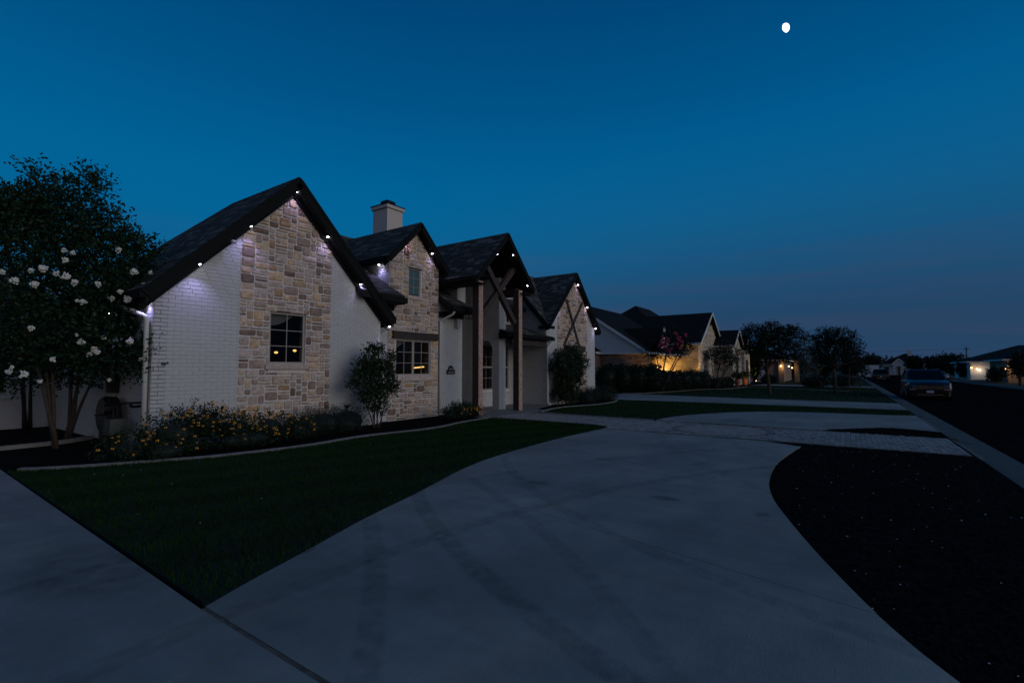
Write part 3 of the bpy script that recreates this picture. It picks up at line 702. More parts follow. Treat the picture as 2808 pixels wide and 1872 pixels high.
# body wall, recess wall strip, address wall
MZ = lambda y: 3.96 + .62 * (y - 11.5)                    # main roof plane
wall_y(MB(), rect(A1 + .001, 14.16, -.03, 4.2), [rect(10.80, 12.42, 1.44, 2.64)], YM + .004, YM + .27).build('body_wall', 'brick_joint', house)
add_bricks(brick_rows(0, 3.95, lambda z: [(A1 + .02, 10.49), (12.77, 14.16)], 3), YM)
# stone gable block
BX0, BX1, BC, BT, BF = 10.50, 12.77, 11.635, 6.66, 11.85
b_top = lambda x: BT - 1.0 * abs(x - BC)
wb1 = (10.80, 12.42, 1.44, 2.64); wb2 = (11.33, 11.88, 4.13, 5.08)
b = MB(); wall_y(b, [(BX0, -.03), (BX1, -.03), (BX1, b_top(BX1) - .25), (BC, BT - .25), (BX0, b_top(BX0) - .25)], [rect(*wb1), rect(*wb2)], YM - .045, YM + .003)
panel_b = b.build('stone_panel', 'mortar', house)
holes_b = [(wb1[0] - .02, wb1[1] + .02, wb1[2] - .19, wb1[3] + .27), (wb2[0] - .02, wb2[1] + .02, wb2[2] - .12, wb2[3] + .03)]
for s in stone_field(BX0, BX1, 0, 6.4, lambda x: b_top(x) - .22, holes_b, 9): STONES.append((s, YM - .045, panel_b))
wall_x(MB(), [(YM - .04, 3.5), (16, 3.5), (16, 5.22), (YM - .04, 5.22)], [], BX0 + .004, BX0 + .2).build('dormer_wall', 'brick_joint', house)
add_bricks(brick_rows(3.7, 5.2, lambda z: [(YM - .03, 15)], 4), BX0, 'x')
wall_y(MB(), [(BX0 + .2, 4.2), (BX1, 4.2), (BX1, 5.22), (BC, 6.35), (BX0 + .2, 5.3)], [rect(*wb2)], YM + .004, YM + .2).build('dormer_wall', 'brick', house)
window(house, *wb1, YM - .045, 2, 3, mull=.09)
window(house, *wb2, YM - .045, 2, 3, glass='screen', fw=.04)
MB().box(10.62, 12.68, YM - .15, YM - .04, 2.66, 2.90).build('lintel', 'beam', house)
MB().box(10.72, 12.52, YM - .11, YM - .02, 1.27, 1.43, .5).build('sill', 'stone', house)
MB().box(wb2[0] - .08, wb2[1] + .08, YM - .10, YM - .02, wb2[2] - .11, wb2[2] - .004, .5).build('sill', 'stone', house)
MB().box(wb2[0] - .06, wb2[1] + .06, YM - .085, YM - .02, wb2[3] + .004, wb2[3] + .03).build('lintel', 'wood', house)
BE0, BE1 = 10.24, 13.03
rb = roof('roof', [[(BE0, BF, b_top(BE0)), (BC, BF, BT), (BC, 16.2, BT), (BE0, 16.2, b_top(BE0))], [(BC, BF, BT), (BE1, BF, b_top(BE1)), (BE1, 16.2, b_top(BE1)), (BC, 16.2, BT)]], .22, seed=23)
ridge(rb, (BC, BF, BT), (BC, 16.2, BT))
for xa in (BE0, BE1):
    fascia(rb, (xa, BF - .02, b_top(xa) - .11), (BC, BF - .02, BT - .11), .19); fascia(rb, (xa, BF - .035, b_top(xa) - .035), (BC, BF - .035, BT - .035), .06, .03)
    fascia(rb, (xa, YM - .07, b_top(xa) - .27), (BC, YM - .07, BT - .27), .10, .05)
fascia(rb, (BE0 - .05, BF, b_top(BE0) - .10), (BE0 - .05, 16, b_top(BE0) - .10), .14, .10)

# main roof behind, with its eaves left and right of the stone gable
rm = roof('roof', [[(9.0, 11.5, MZ(11.5)), (10.62, 11.5, MZ(11.5)), (10.48, 12.08, MZ(12.08)), (10.48, 16.3, MZ(16.3)), (8.2, 16.3, MZ(16.3))],
                   [(12.80, 11.5, MZ(11.5)), (14.05, 11.5, MZ(11.5)), (13.68, 12.02, MZ(12.02)), (13.68, 16.3, MZ(16.3)), (12.80, 16.3, MZ(16.3))],
                   [(10.48, 14.9, MZ(14.9)), (12.8, 14.9, MZ(14.9)), (12.8, 16.3, MZ(16.3)), (10.48, 16.3, MZ(16.3))],
                   [(16.42, 12.5, MZ(12.5)), (19.02, 12.5, MZ(12.5)), (19.02, 16.3, MZ(16.3)), (16.42, 16.3, MZ(16.3))],
                   [(8.2, 16.31, MZ(16.3)), (19.0, 16.31, MZ(16.3)), (19.0, 20, 4.6), (8.2, 20, 4.6)]], .2, seed=24)
for xa, xb, yy in ((9.6, 10.66, 11.47), (12.80, 14.09, 11.47), (16.42, 19.05, 12.47)):
    fascia(rm, (xa, yy, MZ(yy) - .13), (xb, yy, MZ(yy) - .13), .17, .11); MB().box(xa + .02, xb - .02, yy + .05, yy + .68, MZ(yy) - .24, MZ(yy) - .215).build('soffit', 'soffit', rm)
    MB().box(xa + .02, xb - .05, yy + .5, yy + .62, MZ(yy) - .40, MZ(yy) - .24).build('frieze', 'fascia', rm)
# chimney
ch = MB().box(14.12, 15.01, 16.5, 17.45, 5.6, 8.78).build('chimney', 'stucco', house)
MB().box(14.05, 15.08, 16.43, 17.52, 8.80, 8.94).build('chimney_crown', 'stucco', ch)
MB().box(14.03, 15.10, 16.41, 17.54, 8.945, 8.985).build('flashing', 'fascia', ch)
MB().hexa([(14.30, 16.72, 8.986), (14.83, 16.72, 8.986), (14.83, 17.23, 8.986), (14.30, 17.23, 8.986), (14.34, 16.76, 9.26), (14.79, 16.76, 9.26), (14.79, 17.19, 9.26), (14.34, 17.19, 9.26)]).add([(14.34, 16.76, 9.262), (14.79, 16.76, 9.262), (14.79, 17.19, 9.262), (14.34, 17.19, 9.262), (14.565, 16.975, 9.36)], [(0, 1, 4), (1, 2, 4), (2, 3, 4), (3, 0, 4)]).build('chimney_cap', 'metal', ch)

# entry tower with piers, arch and recess
T0, T1, P0, P1 = 13.70, 16.40, 14.16, 15.96
MB().box(T0 + .004, P0, YT, 12.45, 4.0, 5.40).build('pier', 'brick_joint', house)
add_bricks(brick_rows(0, 5.35, lambda z: [(T0, P0)] if z > 3.9 else [], 5), YT)
wall_x(MB(), [(YT, 3.2), (16.3, 3.2), (16.3, 5.2), (YT, 5.2)], [], T0 + .003, T0 + .2).build('tower_wall', 'brick_joint', house)
add_bricks(brick_rows(3.6, 5.2, lambda z: [(YT, 14.5)], 6), T0, 'x')
arch = [(12.05, -.03), (12.05, 2.46)] + [(12.05 + .47 * (1 - math.cos(a * math.pi / 12)), 2.46 + .42 * math.sin(a * math.pi / 12)) for a in range(1, 12)] + [(12.99, 2.46), (12.99, -.03)]
outl = [(11.70, -.03)] + arch + [(YK, -.03), (YK, 5.42), (11.70, 5.42)]
wall_x(MB(), outl, [], P1 + .004, T1).build('arch_wall', 'brick_joint', house)
def arch_spans(z):
    if z < 2.46: return [(11.70, 12.05)]
    if z < 2.89:
        h = .47 * math.sqrt(max(0, 1 - ((z - 2.46) / .42) ** 2)); return [(11.70, 12.52 - h - .06), (12.52 + h + .06, YK)]
    return [(11.70, YK)]
add_bricks(brick_rows(0, 5.4, arch_spans, 7), P1, 'x')
b = MB()
for i in range(12):                                        # arch ring bricks
    a0, a1 = i * math.pi / 12 + .012, (i + 1) * math.pi / 12 - .012; q = []
    for a, r in ((a0, 1), (a1, 1), (a1, 1.16), (a0, 1.16)): q.append((12.52 - .47 * r * math.cos(a), 2.46 + .42 * r * math.sin(a)))
    b.prism([(P1 - .014, p[0], p[1]) for p in q], [(P1 + .003, p[0], p[1]) for p in q])
b.build('arch_ring', 'brick', house)
add_bricks(brick_rows(0, 5.4, lambda z: [(P1, T1)], 8), 11.70)
MB().box(P0, P1, YT + .02, 15.0, 5.40, 5.46).build('porch_ceiling', 'soffit', house)
wall_y(MB(), [(13.72, 5.462), (16.04, 5.462), (14.88, 6.65)], [], YT + .03, YT + .2).build('gable_infill', 'soffit', house)  # wall in shadow: its shade is put in as the dark soffit colour
# recessed porch wall with door and windows
wk = [(16.45, 17.42, .74, 2.72), (18.05, 18.62, .74, 2.72)]; ws = (18.40, 18.70, 3.82, 4.20); dr = (14.72, 15.66, 0.012, 2.55)
wall_y(MB(), rect(P1 + .01, 19.24, -.03, 5.2), [rect(*wk[0]), rect(*wk[1]), rect(*ws)], YK + .004, YK + .25).build('porch_wall', 'brick', house)
YD = 14.9; dr = (14.9, 16.0, 0.012, 2.6)
wall_y(MB(), rect(P0 - .3, 17.5, -.03, 5.6), [rect(*dr)], YD + .004, YD + .25).build('entry_wall', 'brick', house)
MB().box(P0 - .2, P0 - .05, 12.45, YD, -.03, 5.5).build('entry_wall', 'brick', house); MB().box(P1 + .02, P1 + .2, YK + .26, YD, -.03, 5.5).build('entry_wall', 'brick', house)
MB().box(P0 - .05, P1 + .02, 13.2, YD, -.03, .012).build('porch_floor', 'porch', house)
for q in wk:
    f = window(house, q[0], q[1], q[2], q[3], YK, 2, 4, rec=.05)
    MB().box(q[0], q[1], YK + .01, YK + .055, 1.70, 1.78).build('meeting_rail', 'frame', f)
    MB().box(q[0] - .06, q[1] + .06, YK - .06, YK, q[2] - .13, q[2] - .01).build('sill', 'trim', f)
window(house, *ws, YK, 1, 1, fw=.05, rec=.03)
MB().box(ws[0] - .1, ws[1] + .12, YK - .05, YK + .002, ws[2] - .12, ws[2] - .02).build('sill', 'stone', house)
dd = MB().box(dr[0], dr[1], YD + .08, YD + .13, dr[2], dr[3]).build('door', 'wood', house)
MB().ball((dr[1] - .09, YD + .05, 1.02), .03).build('handle', 'metal', dd)
MB().box(dr[1] + .002, dr[1] + .1, YD - .025, YD + .06, 0.012, 2.62).build('door_trim', 'trim', house)
MB().box(dr[0] - .1, dr[0] - .002, YD - .025, YD + .06, 0.012, 2.62).build('door_trim', 'trim', house)
# portico: posts, braces and roof
PC, PT, PF, PSL = 14.88, 6.84, 10.50, 1.03
p_top = lambda x: PT - PSL * abs(x - PC)
PE0, PE1 = 13.02, 16.74
rp = roof('roof', [[(PE0, PF, p_top(PE0)), (PC, PF, PT), (PC, 17, PT), (PE0, 17, p_top(PE0))], [(PC, PF, PT), (PE1, PF, p_top(PE1)), (PE1, 17, p_top(PE1)), (PC, 17, PT)]], .17, seed=25)
ridge(rp, (PC, PF, PT), (PC, 17, PT))
for xa in (PE0, PE1):
    fascia(rp, (xa, PF - .02, p_top(xa) - .10), (PC, PF - .02, PT - .10), .17); fascia(rp, (xa, PF - .035, p_top(xa) - .03), (PC, PF - .035, PT - .03), .055, .03)
    MB().box(min(xa, xa + (.62 if xa < PC else -.62)), max(xa, xa + (.62 if xa < PC else -.62)), PF + .06, YT + .1, p_top(xa) - .24, p_top(xa) - .20).build('soffit', 'soffit', rp)
fascia(rp, (PE0 - .045, PF, p_top(PE0) - .085), (PE0 - .045, 16, p_top(PE0) - .085), .13, .09); fascia(rp, (PE1 + .045, PF, p_top(PE1) - .085), (PE1 + .045, 13, p_top(PE1) - .085), .13, .09)
for x0 in (13.46, 16.03):
    po = MB().box(x0, x0 + .26, 10.80, 11.06, .012, 4.85).build('timber_post', 'wood', house); MB().box(x0 + .012, x0 + .252, 10.785, 10.798, .014, 4.83).build('face_board', 'cedar', po)  # paler board laid over the front of each post
b1a, b1b = at_y(1316, 868, 10.92), at_y(1408, 738, 10.92); b2a, b2b = at_y(1330, 727, 10.88), at_y(1409, 886, 10.88)
MB().beam(b1a, b1b, .17, .20).build('brace', 'wood', house); MB().beam(b2a - Vector((0, .02, 0)), b2b - Vector((0, .02, 0)), .17, .20).build('brace', 'wood', house)
MB().beam((13.6, 10.93, 4.80), (13.6, YT + .1, 4.80), .22, .22).build('beam', 'beam', house); MB().beam((16.16, 10.93, 4.80), (16.16, YT + .1, 4.80), .22, .22).build('beam', 'beam', house)

# far gable, its side wall and the low porch roof
E0, E1, EC, ET, EF = 19.25, 24.42, 21.85, 6.53, 11.15
e_top = lambda x: ET - 1.01 * abs(x - EC)
we = (21.0, 22.8, .9, 2.52); SE0, SE1 = 20.25, 23.37
eg = [(E0, -.03), (E1, -.03), (E1, e_top(E1) - .22), (EC, ET - .22), (E0, e_top(E0) - .22)]
wall_y(MB(), eg, [rect(*we)], YE + .004, YE + .25).build('gable_wall', 'brick_joint', house)
b = MB(); wall_y(b, [(SE0, -.03), (SE1, -.03), (SE1, e_top(SE1) - .225), (EC, ET - .225), (SE0, e_top(SE0) - .225)], [rect(*we)], YE - .03, YE + .003)
panel_e = b.build('stone_panel', 'mortar', house)
for s in stone_field(SE0, SE1, 0, 6.3, lambda x: e_top(x) - .2, [(we[0], we[1], we[2] - .1, we[3] + .24)], 14): STONES.append((s, YE - .03, panel_e))
def spans_e(z):
    h = (ET - .2 - z) / 1.01; lo, hi = max(E0, EC - h), min(E1, EC + h); o = []
    if lo < SE0: o.append((lo, SE0))
    if hi > SE1: o.append((SE1, hi))
    return o
add_bricks(brick_rows(0, 6, spans_e, 9), YE)
window(house, *we, YE - .03, 4, 3)
MB().box(20.82, 22.98, YE - .15, YE - .03, 2.56, 2.83).build('lintel', 'beam', house)
for p, q in (((1553, 822), (1591, 962)), ((1596, 830), (1545, 948))):
    a, c = at_y(*p, YE - .06), at_y(*q, YE - .06); MB().beam(a, c, .08, .15, (0, 1, 0) if False else (0, 0, 1)).build('brace', 'wood', house)
WZ = lambda y: 3.72 + 1.1 * (y - 11.2)
wall_x(MB(), [(YE + .01, -.03), (17, -.03), (17, 3.4), (13.84, 6.3), (YE + .01, 3.66)], [], E0 + .004, E0 + .22).build('side_wall', 'brick_joint', house)
add_bricks(brick_rows(0, 5.9, lambda z: [(YE + max(0, (z - 3.5) / 1.1), 13.08 if z < 4.2 else 15.0)], 10), E0, 'x')
EE0, EE1 = 18.98, 24.62
re = roof('roof', [[(EE0, EF, e_top(EE0)), (EC, EF, ET), (EC, 13.9, ET), (EE0, EF + .12, e_top(EE0))], [(EC, EF, ET), (EE1, EF, e_top(EE1)), (EE1, 13.9, e_top(EE1)), (EC, 13.9, ET)]], .2, seed=26)
ridge(re, (EC, EF, ET), (EC, 13.9, ET))
for xa in (EE0, EE1):
    fascia(re, (xa, EF - .02, e_top(xa) - .11), (EC, EF - .02, ET - .11), .18); fascia(re, (xa, EF - .035, e_top(xa) - .035), (EC, EF - .035, ET - .035), .06, .03)
wtop = WZ(13.84)
rw2 = roof('roof', [[(EE0, 11.2, WZ(11.2)), (26.0, 11.6, WZ(11.6)), (26.0, 13.84, wtop), (EE0, 13.84, wtop)][0:1] + [(EC, 13.8, WZ(13.8)), (EC, 13.84, wtop), (EE0, 13.84, wtop)], [(EE0, 13.85, wtop), (25.5, 13.85, wtop), (25.5, 17, 3.4), (EE0, 17, 3.4)]], .2, seed=27)
fascia(rw2, (EE0 - .02, 11.2, WZ(11.2) - .12), (EE0 - .02, 13.84, wtop - .12), .22)
MB().box(18.86, 18.98, 10.98, 11.62, e_top(EE0) - .14, e_top(EE0) + .0).build('gutter', 'fascia', re); MB().box(18.98, 19.32, 11.0, 11.12, e_top(EE0) - .14, e_top(EE0) - .01).build('gutter', 'fascia', re)
PZ = lambda y: 3.14 + .33 * (y - 11.22)
rq = roof('roof', [[(16.42, 11.22, PZ(11.22)), (19.55, 11.22, PZ(11.22)), (19.22, 11.45, PZ(11.45)), (19.22, YK, PZ(YK)), (16.42, YK, PZ(YK))], [(15.92, 11.22, PZ(11.22)), (16.419, 11.22, PZ(11.22)), (16.419, 11.68, PZ(11.68)), (15.92, 11.68, PZ(11.68))]], .12, seed=28)
fascia(rq, (15.9, 11.19, PZ(11.22) - .10), (19.58, 11.19, PZ(11.22) - .10), .15, .10); fascia(rq, (15.89, 11.2, PZ(11.22) - .12), (15.89, 11.68, PZ(11.22) - .12), .26, .03)
MB().box(16.42, 19.23, 11.3, YK, PZ(11.22) - .24, PZ(11.22) - .20).build('porch_ceiling', 'soffit', house)
MB().beam((19.2, 11.42, 2.78), (16.4, 11.42, 2.78), .14, .22).build('beam', 'beam', house)

# stones: the 300 largest in view are single parts, the rest one part
def px_size(s, y):
    x = (s[0] + s[1]) / 2; z = (s[2] + s[3]) / 2; return (s[1] - s[0]) * (s[3] - s[2]) / (x * x + y * y)
order = sorted(range(len(STONES)), key=lambda i: -px_size(STONES[i][0], STONES[i][1])); keep = set(order[:300]); rest = MB(); rr = random.Random(77)
for i, (s, y, pan) in enumerate(STONES):
    if i in keep:
        b = MB(); stone_mesh(b, s, y, rr); b.build('stone', 'stone', pan)
    else: stone_mesh(rest, s, y, rr)
rest.build('stonework', 'stone', house, 'stuff')
BRK.build('brickwork', 'brick', house, 'stuff', fix=False)
for p, h, wd in ((at_y(1120, 668, YM - .085), .34, .035), (at_y(1120, 690, YM - .085), .25, .05), (at_y(1132, 897, YM - .085), .12, .02)):
    MB().box(p.x - wd / 2, p.x + wd / 2, YM - .094, YM - .088, p.z - h, p.z).build('rust_streak', 'rust', house)

# gutters and downspouts
def pipe(pts, r=.043):
    b = MB(); pts = [Vector(p) for p in pts]; out = [pts[0]]
    for i in range(1, len(pts) - 1):
        a = (pts[i - 1] - pts[i]).normalized(); c = (pts[i + 1] - pts[i]).normalized(); k = .07
        for t in (0, .25, .5, .75, 1): out.append((pts[i] + a * k).lerp(pts[i], t).lerp(pts[i].lerp(pts[i] + c * k, t), t))
    out.append(pts[-1]); b.tube(out, r, 10).build('downspout', 'gutter', house, smooth=True)
pipe([(3.68, 12.75, 3.08), (3.68, 12.70, 2.98), (3.90, 11.95, 2.74), (3.91, 11.90, .06)], .048)
pipe([(10.16, 11.60, 3.10), (10.16, 11.64, 2.98), (9.98, 12.05, 2.74), (9.98, 12.08, .06)])
pipe([(12.98, 11.52, 3.72), (12.98, 11.56, 3.62), (12.86, 12.06, 3.40), (12.86, 12.085, .06)])
pipe([(19.45, 11.22, 2.96), (19.45, 11.24, 2.86), (19.20, 11.33, 2.66), (19.20, 11.335, .10), (19.32, 11.22, .03)])
pipe([(19.06, 11.30, 3.62), (19.06, 11.32, 3.20)])

# rooms seen through the glass
for x0, x1, y0, y1, z0, z1 in ((5.6, 9.7, YA + .28, 14.6, .2, 3.3), (10.4, 14.0, YM + .28, 15.2, .2, 3.1), (16.2, 19.2, YK + .26, 15.5, .1, 3.2), (20.3, 23.5, YE + .26, 14, .2, 3), (1.5, 3.6, 19.66, 22, .3, 3)):
    b = MB(); t_ = .03
    b.box(x0, x1, y1, y1 + t_, z0, z1); b.box(x0 - t_, x0, y0, y1, z0, z1); b.box(x1, x1 + t_, y0, y1, z0, z1); b.box(x0, x1, y0, y1, z0 - t_, z0); b.box(x0, x1, y0, y1, z1, z1 + t_)
    b.build('room', 'room', house)
def hang_panel(x0, x1, z0, z1, y, seed):
    pts = [(x0, z1)] + [(x0 + (x1 - x0) * k / 8, z1 - (z1 - z0) * (1 - (k / 8) ** 2)) for k in range(9)]
    b = MB(); n = len(pts); b.prism([(p[0], y, p[1]) for p in pts], [(p[0], y + .02, p[1]) for p in pts]); b.build('curved_panel', 'curved_panel', house)  # pale curved panel just inside the glass
hang_panel(6.46, 7.15, 2.75, 3.06, YA + .16, 1); hang_panel(10.85, 11.35, 2.36, 2.60, YM + .13, 2)
def pendant(p, label, wide=False):
    t = thing('pendant_lamp', label, 'lamp', tuple(p)); 
    if wide:
        MB().beam(p - Vector((.25, 0, .02)), p + Vector((.25, 0, .02)), .05, .04).build('lamp_tube', 'room_bulb', t)
        MB().tube([p + Vector((0, 0, .03)), (p.x, p.y, 3.1)], .008, 6).build('cord', 'metal', t); room_glow(t, p, .35)
    else:
        room_glow(t, p, .3)
        MB().ball(p, .05, .03).build('bulb', 'room_bulb', t)
        MB().tube([p + Vector((0, 0, .03)), p + Vector((0, 0, .14))], [.12, .03], 12, cap=False).build('lamp_shade', 'metal', t)
        MB().tube([p + Vector((0, 0, .14)), (p.x, p.y, 3.28)], .008, 6).build('cord', 'metal', t)
def room_glow(t, p, e):
    l = bpy.data.lights.new('room_lamp', 'POINT'); l.energy = e; l.color = (1, .6, .28); l.shadow_soft_size = .04; o = bpy.data.objects.new('room_lamp', l); COL.objects.link(o); hook(o, t); o.location = p + Vector((0, 0, -.06))
pendant(at_y(757, 966, 12.55), 'left of two warm lamps glowing inside the window of the near gable')
pendant(at_y(808, 961, 12.55), 'right of two warm lamps glowing inside the window of the near gable')
pendant(at_y(1148, 1007, 12.75), 'warm bar lamp glowing inside the twin window under the timber lintel', True)

# ---------------------------------------------------------------- eave lights, camera, plaque, meters
def eave_light(p, label, power=1.1, glow=(0, .08), lens=.030):
    p = Vector(p); t = thing('eave_light', label, 'light', tuple(p), 'white lights under the eaves')
    MB().tube([p + Vector((0, 0, .012)), p + Vector((0, 0, -.012))], [.048, .042], 12).build('housing', 'metal', t)
    MB().ball(p + Vector((0, 0, -.014)), lens, lens * .8, 10, 6).build('lens', 'lens', t)
    if power:
        l = bpy.data.lights.new('eave_lamp', 'SPOT'); l.energy = power * 9.0; l.color = (.46, .42, 1.0); l.spot_size = R(120); l.spot_blend = .8; l.shadow_soft_size = .03
        o = bpy.data.objects.new('eave_lamp', l); COL.objects.link(o); hook(o, t); o.location = p + Vector((0, 0, -.045)); o.rotation_euler = (R(-8), 0, 0)
def rake(px, py, y, top, th, label, power=1.1, **k):
    q = at_y(px, py, y); eave_light((q.x, y, min(top(q.x) - th - .012, q.z)), label, power, **k)
for px, py, lb in ((813, 521, 'topmost white eave light, at the peak of the near stone gable'), (688, 610, 'white eave light on the left slope of the near gable, above the stones'), (547, 713, 'lowest white eave light on the left slope of the near gable, over white brick'),
                   (899, 647, 'white eave light high on the right slope of the near gable'), (989, 776, 'white eave light midway down the right slope of the near gable'), (1069, 888, 'white eave light at the lower right corner of the near gable')):
    rake(px, py, 11.53 if px < 750 else 11.62, a_top, .32, lb, 2.6 if px < 750 else 1.3)
eave_light((3.86, 12.02, a_top(3.86) - .345), 'white eave light shining on the side wall corner above the downspout', 1.2)
eave_light((3.80, 13.9, a_top(AE0) - .335), 'white eave light on the side wall behind the flowering tree', 1.6)
rake(1185, 690, 11.98, b_top, .22, 'white eave light on the right slope of the stone dormer gable', .9)
eave_light((10.38, 12.5, b_top(10.3) - .25), 'white eave light under the left eave of the stone dormer gable', 1.2)
eave_light((11.2, 11.98, b_top(11.2) - .245), 'white eave light on the left slope of the stone dormer gable', .8)
for px, py, lb in ((1407, 696, 'large white eave light inside the right slope of the portico gable'), (1446.5, 780, 'white eave light at the lower right corner of the portico gable'), (1363.6, 696, 'small white eave light inside the left slope of the portico gable'), (1312, 760, 'small white eave light at top of the left timber post')):
    rake(px, py, 10.62, p_top, .18, lb, .25, lens=.026)
for px, py, lb in ((1585, 780, 'topmost white eave light on the gable with crossed timbers'), (1610, 842, 'middle white eave light on the gable with crossed timbers'), (1633, 900, 'lowest white eave light on the gable with crossed timbers')):
    rake(px, py, 11.25, e_top, .2, lb, .9, lens=.036)
eave_light((20.2, 11.27, e_top(20.2) - .22), 'white eave light on the left slope of the gable with crossed timbers', .7)

p = at_y(636, 660, 11.68); t = thing('security_camera', 'small white bullet camera under the left eave of the near gable', 'camera', tuple(p))
MB().tube([p + Vector((-.06, .08, .10)), p + Vector((-.05, .04, .02))], .018, 8).build('bracket', 'plastic_white', t)
MB().tube([p + Vector((-.11, .04, .035)), p + Vector((.07, -.03, -.03))], .034, 12).build('body', 'plastic_white', t)
MB().tube([p + Vector((.068, -.03, -.029)), p + Vector((.082, -.036, -.034))], .031, 12).build('lens_hood', 'metal', t)

p = at_y(1236.5, 1020, YM - .03); t = thing('address_plaque', 'small black arched address plaque on white brick beside the downspout', 'plaque', tuple(p))
q = [(-.22, -.075), (.22, -.075), (.22, .085), (.15, .085)] + [(.145 * math.cos(a), .085 + .165 * math.sin(a)) for a in [math.pi * k / 12 for k in range(1, 12)]] + [(-.15, .085), (-.22, .085)]
MB().prism([(p.x + a, YM - .035, p.z + c) for a, c in q], [(p.x + a, YM - .008, p.z + c) for a, c in q]).build('plate', 'sign', t)
for k in range(4):                                        # number and street name are too small to read: short raised strokes
    MB().box(p.x - .085 + k * .045, p.x - .055 + k * .045, YM - .039, YM - .036, p.z + .075, p.z + .15).build('lettering', 'letter', t)
for x0, x1 in ((-.15, .0), (.04, .155)):
    MB().box(p.x + x0, p.x + x1, YM - .039, YM - .036, p.z - .035, p.z + .012).build('lettering', 'letter', t)

# gas meter and boxes on the side wall
t = thing('gas_meter', 'grey green gas meter with pipes against the side wall by the downspout', 'gas meter', (3.72, 12.75, 0))
MB().hexa([(3.50, 12.45, .30), (3.80, 12.45, .30), (3.80, 12.85, .30), (3.50, 12.85, .30), (3.52, 12.47, .62), (3.80, 12.47, .62), (3.80, 12.83, .62), (3.52, 12.83, .62)]).build('meter_body', 'meter', t)
MB().tube([(3.64, 12.50, .62), (3.64, 12.50, .92), (3.70, 12.30, .95), (3.96, 12.22, .95)], .024, 8).build('pipe', 'metal', t)
MB().tube([(3.66, 12.95, 0), (3.66, 12.95, .80), (3.66, 12.80, .80), (3.66, 12.78, .62)], .024, 8).build('pipe', 'metal', t)
MB().tube([(3.52, 12.95, .80), (3.78, 12.95, .80)], [.10, .10], 12).build('regulator', 'metal', t)
t = thing('hose_reel', 'tall rounded black hose reel against the side wall behind gas meter', 'hose reel', (3.75, 13.35, 0))
MB().tube([(3.60, 13.35, .66), (3.66, 13.35, .66), (3.86, 13.35, .66)], [.36, .40, .38], 18).build('reel', 'metal', t)
MB().box(3.66, 3.86, 13.05, 13.65, 0, .5).build('stand', 'metal', t)
MB().tube([(3.62, 13.35, .66), (3.50, 13.35, .66), (3.48, 13.15, .70)], .018, 6).build('crank', 'metal', t)
tag(MB().box(3.80, 3.965, 13.55, 13.85, 1.12, 1.42).box(3.88, 3.965, 13.66, 13.72, 1.42, 3.0).build('electric_box', 'metal'), 'black electric box with conduit on the side wall behind the tree', 'electric box')
tag(MB().tube([(3.95, 12.12, .88), (3.74, 12.10, .88)], .026, 8).ball((3.74, 12.10, .91), .035).build('spigot', 'metal'), 'dark hose spigot sticking out of the side wall', 'spigot')
# wall lantern by the entry
p = Vector((14.28, 12.60, 3.45)); p = at_y(1286, 855, 12.2); t = thing('wall_lantern', 'black metal lantern hanging beside the entry behind the left post', 'lantern', tuple(p))
for sx in (-.09, .09):
    for sy in (-.09, .09): MB().tube([p + Vector((sx, sy, -.25)), p + Vector((sx * 1.1, sy * 1.1, .12))], .009, 6).build('bar', 'metal', t)
MB().box(p.x - .11, p.x + .11, p.y - .11, p.y + .11, p.z - .27, p.z - .25).build('base', 'metal', t)
MB().hexa([p + Vector(v) for v in ((-.13, -.13, .12), (.13, -.13, .12), (.13, .13, .12), (-.13, .13, .12), (-.03, -.03, .25), (.03, -.03, .25), (.03, .03, .25), (-.03, .03, .25))]).build('cap', 'metal', t)
MB().tube([p + Vector((0, 0, .25)), (p.x, p.y, p.z + .7)], .008, 6).build('chain', 'metal', t)
def bed_light(px, py, y, label):
    p = at_y(px, py, y); t = thing('garden_spotlight', label, 'spotlight', (p.x, y, 0), 'unlit garden spotlights')
    MB().tube([(p.x, y, -.02), (p.x, y, p.z - .05)], .018, 8).build('stake', 'metal', t)
    MB().tube([(p.x, y, p.z - .09), (p.x, y, p.z)], [.03, .085], 10).build('head', 'metal', t)
bed_light(590, 1130, 10.9, 'black garden spotlight poking out behind the yellow flowering bush')
bed_light(952, 1110, 11.2, 'black garden spotlight poking out of the low dark shrubs')
